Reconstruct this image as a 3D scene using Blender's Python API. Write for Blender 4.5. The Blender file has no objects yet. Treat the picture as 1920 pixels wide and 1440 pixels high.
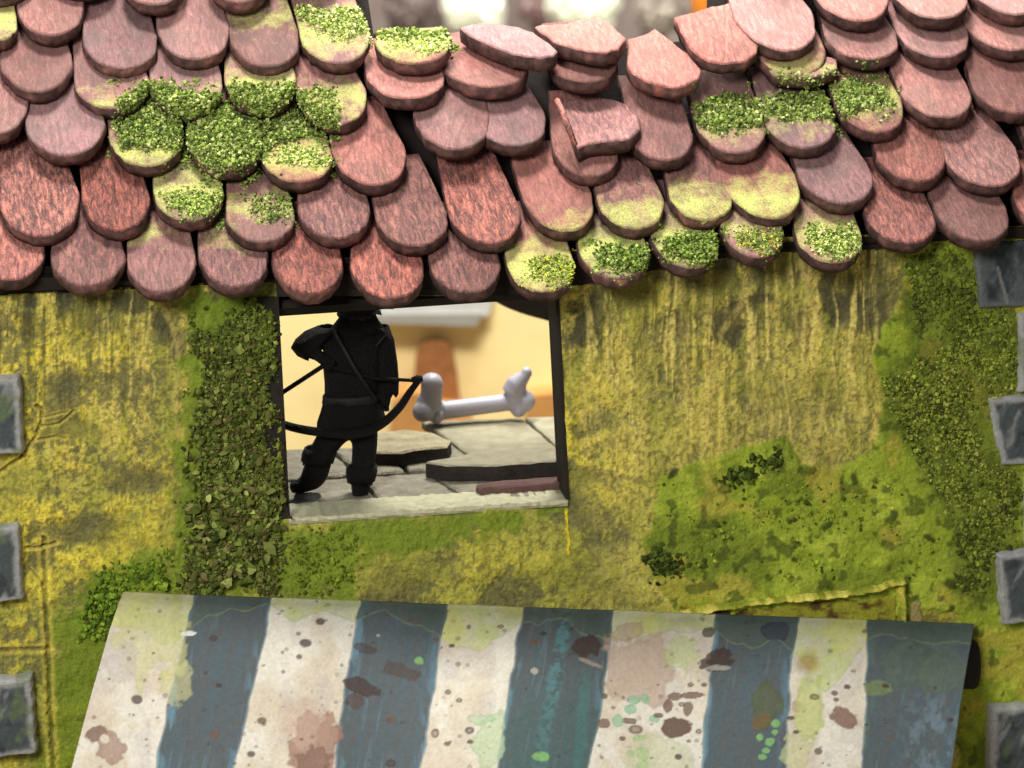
import bpy, bmesh, math, random
import numpy as np
from mathutils import Vector, Matrix
from mathutils.bvhtree import BVHTree

random.seed(7)
RNG = np.random.default_rng(7)
sc = bpy.context.scene
COL = sc.collection

# ------------------------------------------------------------------ camera
K = 0.001                       # one photo pixel at the focus plane, in scene units
DIST = 5.0
PITCH, ROLL, YAW = math.radians(14), math.radians(1.9), math.radians(9)
fwd = Vector((0, math.cos(PITCH), -math.sin(PITCH)))
r0 = Vector((1, 0, 0)); u0 = r0.cross(fwd)
RIGHT = r0 * math.cos(ROLL) - u0 * math.sin(ROLL)
UP = r0 * math.sin(ROLL) + u0 * math.cos(ROLL)
EYE = -fwd * DIST
cam_data = bpy.data.cameras.new('camera')
cam = bpy.data.objects.new('camera', cam_data); COL.objects.link(cam)
cam.matrix_world = Matrix((
    (RIGHT.x, UP.x, -fwd.x, EYE.x), (RIGHT.y, UP.y, -fwd.y, EYE.y),
    (RIGHT.z, UP.z, -fwd.z, EYE.z), (0, 0, 0, 1)))
cam_data.sensor_width = 36
cam_data.lens = 36 * DIST / (1920 * K)
cam_data.clip_start, cam_data.clip_end = 0.05, 200
cam_data.dof.use_dof = True
cam_data.dof.focus_distance = 4.93
cam_data.dof.aperture_fstop = (cam_data.lens / 1000) / 0.032
sc.camera = cam

# ------------------------------------------------------------------ light and exposure
world = bpy.data.worlds.new('World'); sc.world = world; world.use_nodes = True
bg = world.node_tree.nodes['Background']
bg.inputs['Color'].default_value = (0.93, 0.97, 1.0, 1)
bg.inputs['Strength'].default_value = 0.22


def area(name, loc, target, size, power, color):
    d = bpy.data.lights.new(name, 'AREA'); d.shape = 'DISK'; d.size = size
    d.energy = power; d.color = color
    o = bpy.data.objects.new(name, d); COL.objects.link(o)
    o.location = loc
    o.rotation_euler = (Vector(target) - Vector(loc)).to_track_quat('-Z', 'Y').to_euler()
    return o


area('hall_lamp', (-0.6, 0.0, 5.2), (0, 0, 0), 1.2, 365, (1.0, 0.975, 0.93))
area('front_fill_light', (-1.7, -4.8, 2.7), (0, 0, -0.1), 1.7, 232, (1.0, 0.98, 0.94))  # added front fill that brightens the plaster wall
area('yard_fill_light', (0.6, 3.2, 4.2), (0, 3.9, -1), 2.0, 330, (1.0, 0.98, 0.92))  # added fill for the yellow building beyond the window
area('building_fill_light', (0.4, 1.5, 3.0), (-0.1, 4.0, -0.85), 1.2, 135, (1.0, 0.97, 0.90))  # second added fill, aimed at the yellow building's front
area('far_trees_fill_light', (0.2, 9.2, 4.0), (0.2, 11.5, -0.4), 2.0, 620, (1.0, 0.99, 0.96))  # added fill that turns the far trees white
sc.view_settings.view_transform = 'Standard'
sc.view_settings.look = 'None'
sc.view_settings.exposure = 0.0
sc.view_settings.gamma = 1.0
sc.view_settings.use_curve_mapping = False

# ------------------------------------------------------------------ geometry of the place
U = Vector((math.cos(YAW), math.sin(YAW), 0))       # along the wall
N = Vector((math.sin(YAW), -math.cos(YAW), 0))      # out of the wall
Z = Vector((0, 0, 1))


def ray(px, py):
    return fwd * DIST + RIGHT * ((px - 960) * K) + UP * ((720 - py) * K)


def on_plane(px, py, p0, n):
    d = ray(px, py)
    return EYE + d * ((p0 - EYE).dot(n) / d.dot(n))


def on_plane_np(px, py, p0, n):
    px = np.asarray(px, float); py = np.asarray(py, float)
    d = (np.array(fwd * DIST)[None] + (px.ravel()[:, None] - 960) * K * np.array(RIGHT)[None]
         + (720 - py.ravel()[:, None]) * K * np.array(UP)[None])
    t = np.dot(np.array(p0 - EYE), np.array(n)) / (d @ np.array(n))
    return np.array(EYE)[None] + d * t[:, None]


def wall_pt(px, py, out=0.0):
    return on_plane(px, py, N * out, N)


def depth_of(p):
    return (p - EYE).dot(fwd) / DIST


# ------------------------------------------------------------------ numpy noise and paint helpers
def _hash(ix, iy, seed):
    h = (ix.astype(np.int64) * 374761393 + iy.astype(np.int64) * 668265263 + seed * 1274126177) & 0x7fffffff
    h = ((h ^ (h >> 13)) * 1274126177) & 0x7fffffff
    h = (h ^ (h >> 16)) & 0xffff
    return h / 65535.0


def vnoise(x, y, seed=0):
    xi = np.floor(x); yi = np.floor(y); fx = x - xi; fy = y - yi
    fx = fx * fx * (3 - 2 * fx); fy = fy * fy * (3 - 2 * fy)
    a = _hash(xi, yi, seed); b = _hash(xi + 1, yi, seed)
    c = _hash(xi, yi + 1, seed); d = _hash(xi + 1, yi + 1, seed)
    return (a * (1 - fx) + b * fx) * (1 - fy) + (c * (1 - fx) + d * fx) * fy


def fbm(x, y, seed=0, octaves=4, gain=0.5):
    s = 0; a = 1; t = 0
    for o in range(octaves):
        s = s + a * vnoise(x * 2 ** o + 17.3 * o, y * 2 ** o + 9.1 * o, seed + o * 13); t += a; a *= gain
    return s / t


def sstep(a, b, x):
    t = np.clip((x - a) / (b - a), 0, 1)
    return t * t * (3 - 2 * t)


def s2l(c):
    c = np.array(c, float) / 255.0
    return np.where(c <= 0.04045, c / 12.92, ((c + 0.055) / 1.055) ** 2.4)


def poly_sd(px, py, poly):
    """signed distance in pixels to a polygon, positive inside"""
    d = np.full(px.shape, 1e9); inside = np.zeros(px.shape, bool)
    n = len(poly)
    for i in range(n):
        x0, y0 = poly[i]; x1, y1 = poly[(i + 1) % n]
        ex, ey = x1 - x0, y1 - y0
        t = np.clip(((px - x0) * ex + (py - y0) * ey) / (ex * ex + ey * ey + 1e-9), 0, 1)
        d = np.minimum(d, np.hypot(px - x0 - t * ex, py - y0 - t * ey))
        cond = ((y0 > py) != (y1 > py)) & (px < (x1 - x0) * (py - y0) / (y1 - y0 + 1e-12) + x0)
        inside ^= cond
    return np.where(inside, d, -d)


def line_d(px, py, pts):
    d = np.full(px.shape, 1e9)
    for (x0, y0), (x1, y1) in zip(pts[:-1], pts[1:]):
        ex, ey = x1 - x0, y1 - y0
        t = np.clip(((px - x0) * ex + (py - y0) * ey) / (ex * ex + ey * ey + 1e-9), 0, 1)
        d = np.minimum(d, np.hypot(px - x0 - t * ex, py - y0 - t * ey))
    return d


class Paint:
    def __init__(self, shape, rgb):
        self.c = np.empty(shape + (3,)); self.c[:] = s2l(rgb)

    def mix(self, rgb, a):
        a = np.clip(a, 0, 1)[..., None]
        self.c = self.c * (1 - a) + s2l(rgb) * a

    def mul(self, f):
        self.c = self.c * f[..., None]


# ------------------------------------------------------------------ object helpers
def link(o, parent=None):
    COL.objects.link(o)
    if parent is not None:
        o.parent = parent
    return o


def mesh_obj(name, verts, faces, mat, parent=None, smooth=False):
    me = bpy.data.meshes.new(name)
    me.from_pydata([tuple(v) for v in verts], [], [tuple(f) for f in faces])
    if mat: me.materials.append(mat)
    if smooth:
        me.polygons.foreach_set('use_smooth', [True] * len(me.polygons))
    me.update()
    return link(bpy.data.objects.new(name, me), parent)


def np_mesh(name, co, quads, mat, parent=None, colors=None, smooth=True, k=4):
    me = bpy.data.meshes.new(name)
    co = np.asarray(co, np.float32); quads = np.asarray(quads, np.int32)
    me.vertices.add(len(co)); me.vertices.foreach_set('co', co.ravel())
    me.loops.add(quads.size); me.loops.foreach_set('vertex_index', quads.ravel())
    me.polygons.add(len(quads))
    me.polygons.foreach_set('loop_start', np.arange(0, quads.size, k, dtype=np.int32))
    me.polygons.foreach_set('loop_total', np.full(len(quads), k, np.int32))
    me.polygons.foreach_set('use_smooth', np.full(len(quads), smooth))
    if mat: me.materials.append(mat)
    me.update(calc_edges=True)
    if colors is not None:
        at = me.color_attributes.new('Col', 'FLOAT_COLOR', 'POINT')
        c4 = np.ones((len(co), 4), np.float32); c4[:, :3] = colors
        at.data.foreach_set('color', c4.ravel())
    return link(bpy.data.objects.new(name, me), parent)


def grid_quads(ny, nx):
    i = np.arange(ny * nx).reshape(ny, nx)
    return np.stack([i[1:, :-1], i[1:, 1:], i[:-1, 1:], i[:-1, :-1]], -1)


def tag(o, label=None, cat=None, group=None, kind=None):
    if label: o['label'] = label
    if cat: o['category'] = cat
    if group: o['group'] = group
    if kind: o['kind'] = kind
    return o


def empty(name, loc):
    o = bpy.data.objects.new(name, None); COL.objects.link(o)
    o.location = loc; o.empty_display_size = 0.05
    return o


def adopt(o, parent):
    """parent without moving: the mesh data stay in world space"""
    o.parent = parent
    o.matrix_parent_inverse = Matrix.Identity(4) if parent.name == 'roof' else Matrix.Translation(-root_loc(parent))
    return o


def root_loc(p):
    v = Vector((0, 0, 0))
    while p is not None:
        v = v + p.location if p.type == 'EMPTY' else v
        p = p.parent
    return v


# ------------------------------------------------------------------ materials
def new_mat(name, rough=0.85, spec=0.25):
    m = bpy.data.materials.new(name); m.use_nodes = True
    nt = m.node_tree; b = nt.nodes['Principled BSDF']
    b.inputs['Roughness'].default_value = rough
    b.inputs['Specular IOR Level'].default_value = spec
    return m, nt, b


def nd(nt, kind, **kw):
    n = nt.nodes.new(kind)
    for k, v in kw.items():
        setattr(n, k, v)
    return n


def noise_node(nt, vec, scale, detail=4, rough=0.6, dist=0.0):
    n = nd(nt, 'ShaderNodeTexNoise')
    n.inputs['Scale'].default_value = scale; n.inputs['Detail'].default_value = detail
    n.inputs['Roughness'].default_value = rough; n.inputs['Distortion'].default_value = dist
    if vec is not None: nt.links.new(vec, n.inputs['Vector'])
    return n


def ramp(nt, fac, stops):
    n = nd(nt, 'ShaderNodeValToRGB')
    while len(n.color_ramp.elements) < len(stops): n.color_ramp.elements.new(0.5)
    for e, (p, c) in zip(n.color_ramp.elements, stops):
        e.position = p; e.color = tuple(c) + (1,) if len(c) == 3 else c
    nt.links.new(fac, n.inputs['Fac'])
    return n


def mixc(nt, fac, a, b, mode='MIX'):
    n = nd(nt, 'ShaderNodeMix', data_type='RGBA', blend_type=mode)
    for sock, v in ((n.inputs[0], fac), (n.inputs[6], a), (n.inputs[7], b)):
        if hasattr(v, 'is_linked'): nt.links.new(v, sock)
        elif isinstance(v, (int, float)): sock.default_value = v
        else: sock.default_value = tuple(v) + (1,)
    return n.outputs[2]


def mth(nt, op, a, b=None, c=None, clamp=False):
    n = nd(nt, 'ShaderNodeMath', operation=op, use_clamp=clamp)
    for s, v in zip(n.inputs, (a, b, c)):
        if v is None: continue
        if hasattr(v, 'is_linked'): nt.links.new(v, s)
        else: s.default_value = v
    return n.outputs[0]


def bump(nt, bsdf, height, strength, distance):
    b = nd(nt, 'ShaderNodeBump')
    b.inputs['Strength'].default_value = strength; b.inputs['Distance'].default_value = distance
    nt.links.new(height, b.inputs['Height']); nt.links.new(b.outputs[0], bsdf.inputs['Normal'])


def painted_mat(name, grain=0.35, gscale=260, bscale=180, bstr=0.5, bdist=0.004, rough=0.9, gain=1.0, stretch=None):
    """colour from the painted attribute, with fine grain and relief on top"""
    m, nt, b = new_mat(name, rough)
    at = nd(nt, 'ShaderNodeVertexColor', layer_name='Col')
    tc = nd(nt, 'ShaderNodeTexCoord')
    vec = tc.outputs['Object']
    if stretch:
        mp = nd(nt, 'ShaderNodeMapping'); mp.inputs['Scale'].default_value = stretch
        nt.links.new(vec, mp.inputs['Vector']); vec = mp.outputs[0]
    n1 = noise_node(nt, vec, gscale, 3, 0.65)
    g = ramp(nt, n1.outputs[0], [(0.25, (gain * (1 - grain),) * 3), (0.75, (gain * (1 + grain * 0.55),) * 3)])
    nt.links.new(mixc(nt, 1.0, at.outputs[0], g.outputs[0], 'MULTIPLY'), b.inputs['Base Color'])
    n2 = noise_node(nt, vec, bscale, 5, 0.65)
    bump(nt, b, n2.outputs[0], bstr, bdist)
    return m


def plain_mat(name, rgb, rough=0.7, var=0.25, scale=30, bstr=0.3, bdist=0.004, spec=0.3):
    m, nt, b = new_mat(name, rough, spec)
    c = s2l(rgb)
    tc = nd(nt, 'ShaderNodeTexCoord')
    n1 = noise_node(nt, tc.outputs['Object'], scale, 5, 0.65)
    r = ramp(nt, n1.outputs[0], [(0.25, tuple(c * (1 - var))), (0.75, tuple(np.minimum(c * (1 + var), 0.95)))])
    nt.links.new(r.outputs[0], b.inputs['Base Color'])
    n2 = noise_node(nt, tc.outputs['Object'], scale * 4, 4, 0.6)
    bump(nt, b, n2.outputs[0], bstr, bdist)
    return m


def tile_material():
    """clay coloured tile: obj.color = algae amount, crackle, tone; alpha = where along the tile the algae sits"""
    m, nt, b = new_mat('weathered_tile', 0.82, 0.3)
    tc = nd(nt, 'ShaderNodeTexCoord'); oi = nd(nt, 'ShaderNodeObjectInfo')
    off = nd(nt, 'ShaderNodeVectorMath', operation='ADD')
    rnd = nd(nt, 'ShaderNodeCombineXYZ')
    rv = mth(nt, 'MULTIPLY', oi.outputs['Random'], 37.0)
    nt.links.new(rv, rnd.inputs[0]); nt.links.new(rv, rnd.inputs[1]); nt.links.new(rv, rnd.inputs[2])
    nt.links.new(tc.outputs['Object'], off.inputs[0]); nt.links.new(rnd.outputs[0], off.inputs[1])
    v = off.outputs[0]
    sep = nd(nt, 'ShaderNodeSeparateColor'); nt.links.new(oi.outputs['Color'], sep.inputs[0])
    algae, crack, tone = sep.outputs[0], sep.outputs[1], sep.outputs[2]
    apos = oi.outputs['Alpha']
    st = nd(nt, 'ShaderNodeMapping'); st.inputs['Scale'].default_value = (3.4, 0.8, 1.6)
    nt.links.new(v, st.inputs['Vector'])
    grain = noise_node(nt, st.outputs[0], 42, 5, 0.72, 0.8)
    fine = noise_node(nt, v, 330, 3, 0.7)
    blot = noise_node(nt, v, 16, 4, 0.6)
    # drybrushed highlights over a dark wash
    dark = (0.085, 0.046, 0.043); pink = (0.40, 0.190, 0.172); salmon = (0.66, 0.255, 0.18); pale = (0.52, 0.315, 0.285)
    amt = mth(nt, 'ADD', mth(nt, 'MULTIPLY', grain.outputs[0], 0.72), mth(nt, 'MULTIPLY', fine.outputs[0], 0.28))
    rough_c = ramp(nt, amt, [(0.41, dark), (0.50, (0.28, 0.118, 0.104)), (0.60, (0.64, 0.245, 0.175))]).outputs[0]
    smooth_c = ramp(nt, amt, [(0.36, (0.24, 0.130, 0.117)), (0.50, pink), (0.66, pale)]).outputs[0]
    grey = ramp(nt, blot.outputs[0], [(0.42, (0, 0, 0)), (0.68, (1, 1, 1))])
    smooth_c = mixc(nt, mth(nt, 'MULTIPLY', grey.outputs[0], 0.7), smooth_c, (0.22, 0.155, 0.135))
    c = mixc(nt, crack, smooth_c, rough_c)
    wn = nd(nt, 'ShaderNodeTexWhiteNoise', noise_dimensions='1D'); nt.links.new(rv, wn.inputs['W'])
    hue = ramp(nt, wn.outputs['Value'], [(0.0, (0.86, 0.92, 1.0)), (0.45, (1.0, 1.0, 1.0)), (1.0, (1.12, 0.88, 0.80))])
    c = mixc(nt, 1.0, c, hue.outputs[0], 'MULTIPLY')
    tn = mth(nt, 'MULTIPLY_ADD', tone, 1.25, 0.17)
    tcol = nd(nt, 'ShaderNodeCombineColor')
    for i in range(3): nt.links.new(tn, tcol.inputs[i])
    c = mixc(nt, 1.0, c, tcol.outputs[0], 'MULTIPLY')
    # algae band along the tile (object y runs from the rounded tip upward)
    sx = nd(nt, 'ShaderNodeSeparateXYZ'); nt.links.new(tc.outputs['Object'], sx.inputs[0])
    yy = mth(nt, 'MULTIPLY', sx.outputs[1], 1 / 0.16)
    dd = mth(nt, 'ABSOLUTE', mth(nt, 'SUBTRACT', yy, apos))
    an = noise_node(nt, v, 26, 5, 0.7)
    mask = mth(nt, 'ADD', mth(nt, 'SUBTRACT', mth(nt, 'MULTIPLY', algae, 1.05), mth(nt, 'MULTIPLY', dd, 1.3)),
               mth(nt, 'MULTIPLY_ADD', an.outputs[0], 2.2, -1.25))
    mask = mth(nt, 'MULTIPLY', mask, 1.25, clamp=True)
    has = mth(nt, 'GREATER_THAN', algae, 0.02)
    mask = mth(nt, 'MULTIPLY', mask, has)
    ac = ramp(nt, fine.outputs[0], [(0.34, (0.24, 0.28, 0.05)), (0.5, (0.54, 0.58, 0.13)), (0.64, (0.72, 0.70, 0.30))]).outputs[0]
    c = mixc(nt, mth(nt, 'MULTIPLY', mask, 0.88), c, ac)
    nt.links.new(c, b.inputs['Base Color'])
    h = mth(nt, 'ADD', mth(nt, 'MULTIPLY', grain.outputs[0], mth(nt, 'MULTIPLY_ADD', crack, 0.9, 0.25)),
            mth(nt, 'MULTIPLY', fine.outputs[0], 0.35))
    bump(nt, b, h, 0.75, 0.006)
    return m


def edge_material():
    m, nt, b = new_mat('dark_tile_edge', 0.85, 0.25)  # tile sides, darker than the top faces, with red flecks
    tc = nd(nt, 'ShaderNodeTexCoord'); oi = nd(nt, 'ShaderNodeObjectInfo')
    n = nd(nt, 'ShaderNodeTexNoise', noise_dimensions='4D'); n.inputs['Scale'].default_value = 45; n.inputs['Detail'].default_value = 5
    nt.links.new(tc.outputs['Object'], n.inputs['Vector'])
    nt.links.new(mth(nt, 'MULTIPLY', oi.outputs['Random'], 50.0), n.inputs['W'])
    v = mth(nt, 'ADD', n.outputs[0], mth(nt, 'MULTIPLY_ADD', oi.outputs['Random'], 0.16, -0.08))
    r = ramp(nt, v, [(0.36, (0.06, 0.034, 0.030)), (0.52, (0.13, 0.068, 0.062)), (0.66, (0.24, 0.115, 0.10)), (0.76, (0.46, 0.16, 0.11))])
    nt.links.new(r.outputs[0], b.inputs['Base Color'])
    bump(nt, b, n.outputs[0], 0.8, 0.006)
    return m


def crumb_material(name, stops, rough=0.95):
    m, nt, b = new_mat(name, rough, 0.1)
    at = nd(nt, 'ShaderNodeVertexColor', layer_name='Col')
    nt.links.new(at.outputs[0], b.inputs['Base Color'])
    return m


M_TILE = tile_material()
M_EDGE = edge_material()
M_WALL = painted_mat('weathered_plaster', 0.34, 210, 150, 0.7, 0.006, gain=1.6)
M_STONE = painted_mat('painted_slate_stone', 0.25, 160, 120, 0.5, 0.004, 0.8)
M_CLOTH = painted_mat('painted_awning_sheet', 0.10, 330, 240, 0.28, 0.002, 0.75)
M_MOSS = crumb_material('moss', None)
M_DECK = plain_mat('dark_roof_board_and_shade', (34, 27, 23), 0.9, 0.4, 30)  # also colours the strip of shade added under the eave
M_BLACK = plain_mat('black_painted_plastic', (15, 13, 12), 0.6, 0.4, 60, 0.9, 0.008, 0.2)
M_DARKSTEEL = plain_mat('worn_black_metal', (25, 23, 22), 0.55, 0.5, 80, 0.6, 0.004, 0.3)
M_BONE = plain_mat('grey_plastic', (168, 163, 172), 0.42, 0.05, 25, 0.06, 0.002, 0.45)
M_JAMB = plain_mat('dark_stained_reveal', (38, 32, 24), 0.8, 0.4, 40)
M_SILL = plain_mat('pale_worn_sill', (196, 192, 158), 0.8, 0.25, 60, 0.6, 0.004)

# ------------------------------------------------------------------ setting: table, backdrop
GROUND_Z = -1.62
tbl = mesh_obj('ground', [(-9, -7, GROUND_Z), (9, -7, GROUND_Z), (9, 18, GROUND_Z), (-9, 18, GROUND_Z)], [(0, 1, 2, 3)],
               plain_mat('table_ground', (128, 112, 84), 0.9, 0.35, 3, 0.3, 0.02))
tag(tbl, 'brown sandy tabletop that the model buildings stand on', 'ground', kind='structure')
bd = mesh_obj('backdrop', [(-11, 15.5, -3), (11, 15.5, -3), (11, 15.5, 4), (-11, 15.5, 4)], [(0, 1, 2, 3)],
              plain_mat('dim_brown_backdrop', (150, 134, 126), 0.9, 0.55, 1.1, 0.1, 0.02))
tag(bd, 'dim grey brown backdrop far behind the roof', 'backdrop', kind='structure')

# ------------------------------------------------------------------ house
house = empty('model_house', wall_pt(960, 720) + Vector((0, 0, GROUND_Z - wall_pt(960, 720).z)))
tag(house, 'ruined model house with mossy yellow plaster wall and scalloped red tile roof', 'model house')

TH = math.radians(50); DELTA = math.radians(17.5); TT = 0.029
eave0 = wall_pt(960, 470) + N * 0.075               # a point on the plane of the tile tips
SLOPE = (-N * math.cos(TH) + Z * math.sin(TH)).normalized()
RN = U.cross(SLOPE).normalized()
if RN.dot(N) < 0: RN = -RN



WIN = [(519, 556), (1044, 552), (1064, 937), (541, 972)]     # opening on the wall's front
THICK = 0.09


def wall_surface(px, py):
    """paint and relief of the plaster, as functions of a place on the wall (photo pixel units)"""
    P = Paint(px.shape, (152, 149, 64))
    wx = px + 26 * (fbm(px / 60, py / 60, 3) - 0.5) * 2
    wy = py + 26 * (fbm(px / 60, py / 60, 4) - 0.5) * 2
    big = fbm(px / 150, py / 130, 11, 5, 0.55)
    med = fbm(px / 46, py / 46, 12, 5, 0.6)
    fine = fbm(px / 11, py / 13, 13, 4, 0.7)
    streak = fbm(px / 13, py / 190, 14, 4, 0.6)
    H = (med - 0.5) * 0.015 + (fine - 0.5) * 0.009
    # yellow paint, brighter on the left and beside the window
    P.mix((212, 193, 66), sstep(0.46, 0.62, 0.55 * big + 0.45 * med) * (0.35 + 0.6 * sstep(420, 60, px)))
    P.mix((208, 190, 66), .75 * sstep(0.45, 0.6, med) * sstep(120, 20, np.abs(px - 1100)) * sstep(640, 740, py) * sstep(1010, 900, py))
    P.mix((206, 186, 92), sstep(0.42, 0.62, streak) * 0.7 * sstep(1000, 760, py))
    # grey olive blotches where the paint has gone
    bl = sstep(0.49, 0.58, 0.55 * fbm(wx / 95, wy / 80, 21, 3) + 0.45 * fine)
    P.mix((98, 95, 60), bl * 0.85); H = H - bl * 0.004
    for cx, cy, rx, ry, a in ((120, 712, 40, 32, .9), (330, 650, 22, 34, .9), (170, 990, 60, 45, .8), (250, 900, 60, 28, .7),
                              (1105, 790, 38, 22, .8), (1120, 900, 60, 26, .8), (1090, 960, 60, 40, .6), (640, 1020, 40, 30, .4),
                              (60, 620, 22, 40, .5), (130, 570, 18, 44, 1.), (55, 560, 20, 30, 1.), (300, 600, 26, 44, .9),
                              (1100, 610, 46, 60, .95), (1270, 610, 34, 40, .8), (1370, 620, 30, 40, .95), (1400, 570, 46, 18, .8),
                              (1560, 540, 20, 40, .8), (1600, 585, 60, 46, .95), (1500, 620, 30, 24, .7), (240, 560, 40, 40, .9),
                              (420, 570, 60, 30, .9)):
        d = np.hypot((wx - cx) / rx, (wy - cy) / ry)
        a2 = sstep(1.15, 0.55, d + (fine - 0.5) * 1.1) * a
        P.mix((56, 56, 44) if cy < 660 else (92, 90, 58), a2)
        H = H - a2 * 0.003
    # grime washed down from the eaves, with pale raised drips over it
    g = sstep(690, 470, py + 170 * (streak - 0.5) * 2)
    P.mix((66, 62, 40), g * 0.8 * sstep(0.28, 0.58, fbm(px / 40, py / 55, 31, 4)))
    dr = sstep(0.60, 0.72, fbm(px / 9 + 3 * vnoise(px / 40, py / 60, 5), py / 210, 33, 3))
    dm = sstep(930, 800, py + 90 * vnoise(px / 14, px * 0, 34)) * (sstep(1060, 1140, px) * sstep(1680, 1600, px) + 0.55 * sstep(120, 240, px) * sstep(360, 300, px))
    P.mix((206, 188, 104), dr * dm * 0.85); H = H + dr * dm * 0.0022
    for pts in (((1500, 490), (1520, 560), (1545, 620)), ((1520, 500), (1512, 600), (1508, 720)), ((1330, 480), (1335, 640), (1325, 800)),
                ((1400, 560), (1350, 630)), ((1480, 500), (1500, 640)), ((300, 560), (335, 640), (330, 800)), ((1280, 520), (1290, 760)),
                ((1560, 700), (1520, 880)), ((1430, 700), (1380, 840))):
        a = sstep(9, 3, line_d(px, py, pts) + 5 * (fine - 0.5))
        P.mix((166, 150, 84), a * 0.6); H = H + a * 0.0025
    P.mix((198, 182, 92), .4 * sstep(1060, 1160, px) * sstep(1700, 1600, px) * sstep(540, 680, py) * sstep(.3, .6, med))
    # fine grime: upright dark streaks and pepper
    st2 = fbm(px / 6, py / 75, 35, 4, .65)
    P.mix((70, 68, 40), sstep(.52, .66, st2) * (.30 + .45 * sstep(900, 560, py)) * sstep(.3, .6, big))
    P.mix((80, 78, 48), sstep(.50, .66, fbm(px / 6, py / 7, 36, 3, .7)) * .6)
    P.mix((132, 130, 52), sstep(.5, .7, fbm(px / 120, py / 90, 37, 3)) * .4)
    # thin green growth
    n2 = (fbm(px / 34, py / 34, 41, 4, 0.6) - 0.5)
    green = np.zeros(px.shape)
    for poly, w in (([(335, 560), (540, 560), (545, 1120), (310, 1120), (330, 900), (345, 700)], 26),
                    ([(540, 985), (700, 975), (690, 1010), (650, 1120), (540, 1120)], 30),
                    ([(640, 968), (1060, 945), (1060, 965), (960, 990), (860, 1010), (700, 1050), (640, 1040)], 26),
                    ([(190, 1060), (300, 1010), (330, 1150), (230, 1260), (170, 1300), (120, 1250), (110, 1160)], 30),
                    ([(100, 1150), (220, 1100), (160, 1460), (80, 1460)], 40)):
        green = np.maximum(green, sstep(-w * 0.6, w * 0.6, poly_sd(px, py, poly) + n2 * 90))
    P.mix((104, 122, 34), green * 0.88)
    G4 = [(1245, 885), (1330, 858), (1390, 838), (1480, 820), (1500, 872), (1560, 876), (1640, 850), (1660, 740), (1632, 660), (1690, 560),
          (1700, 455), (1990, 440), (1990, 1600), (1790, 1600), (1800, 1150), (1265, 1150), (1238, 1090), (1205, 1040), (1222, 960)]
    e = poly_sd(px, py, G4) + n2 * 34
    g4 = sstep(-3, 3, e)
    P.mix((130, 145, 42), g4 * 0.95)
    H = H + sstep(-1, 5, e) * 0.006
    P.mix((158, 168, 58), g4 * sstep(0.48, 0.64, med) * 0.7)
    P.mix((84, 98, 30), g4 * sstep(0.52, 0.40, big) * 0.6)
    P.mix((164, 150, 62), g4 * sstep(0.56, 0.68, fbm(px / 70, py / 50, 47, 4)) * 0.6)
    P.mix((58, 70, 24), g4 * sstep(0.62, 0.70, fbm(px / 20, py / 20, 48, 3)) * 0.7)
    dk = [(1690, 480), (1900, 470), (1920, 1150), (1790, 1120), (1780, 980), (1700, 840), (1655, 715), (1700, 620)]
    P.mix((66, 78, 26), sstep(-20, 20, poly_sd(px, py, dk) + n2 * 60) * 0.65)
    for cx, cy, r in ((1265, 893, 9), (1600, 890, 11), (1545, 985, 9), (1580, 968, 7), (1660, 970, 10), (1737, 1010, 9), (1490, 1040, 8), (1270, 1066, 8),
                      (1780, 1090, 12), (1770, 1130, 9), (175, 1180, 12), (215, 1165, 9)):
        a = sstep(1.2, 0.6, np.hypot(wx - cx, wy - cy) / r)
        P.mix((42, 50, 20), a * 0.85); H = H + a * 0.004
    # panel grooves and cracks at the lower left
    for pts, w, dep in (([(82, 1010), (84, 1110), (90, 1215), (93, 1330), (101, 1460)], 4.5, 0.007), ([(-20, 1222), (40, 1218), (90, 1216)], 4.0, 0.005),
                        ([(45, 1028), (75, 1027), (104, 1018)], 2.5, 0.007), ([(82, 1100), (55, 1062)], 2.0, 0.005),
                        ([(38, 858), (60, 830), (76, 800), (78, 768), (68, 760)], 3.0, 0.007), ([(78, 800), (110, 795), (140, 770)], 2.0, 0.005),
                        ([(72, 825), (105, 818), (122, 822)], 2.0, 0.005), ([(78, 785), (100, 780), (128, 772)], 1.8, 0.004),
                        ([(-10, 890), (20, 870), (42, 855)], 3.0, 0.006), ([(1063, 955), (1066, 1010), (1065, 1040)], 2.0, -0.004)):
        d = line_d(px + 5 * (fine - 0.5) * 2, py + 5 * (med - 0.5) * 2, pts)
        a = sstep(w * 1.3, w * 0.5, d); rim = sstep(w * 3.4, w * 1.8, d) * (1 - a)
        H = H - a * dep
        if dep > 0:
            P.mix((84, 80, 40), a * 0.6); P.mix((214, 194, 84), rim * 0.35)
        else:
            P.mix((228, 196, 30), a)
    P.mul(0.80 + 0.42 * fine)
    return P.c, H


def build_wall():
    gx = np.concatenate([np.linspace(-420, -50, 10), np.arange(-40, 1962, 2.7), np.linspace(1975, 2350, 10)])
    gy = np.concatenate([np.linspace(330, 440, 8), np.arange(444, 1470, 2.7), np.linspace(1490, 2450, 24)])
    PX, PY = np.meshgrid(gx, gy)
    c, H = wall_surface(PX, PY)
    sd = poly_sd(PX, PY, WIN)
    H = H * sstep(0, 10, -sd) + 0.0006
    co = on_plane_np(PX, PY, Vector((0, 0, 0)), N) + H.ravel()[:, None] * np.array(N)[None]
    q = grid_quads(len(gy), len(gx))
    sdc = (sd[1:, 1:] + sd[:-1, :-1]) / 2
    deep = (co - np.array(eave0 - RN * 0.060)[None]) @ np.array(RN)
    keep = (sdc < 0) & (deep.reshape(PX.shape)[:-1, :-1] < 0)
    return np_mesh('wall', co, q[keep].reshape(-1, 4), M_WALL, house, c.reshape(-1, 3))


wall = build_wall(); adopt(wall, house)


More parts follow.
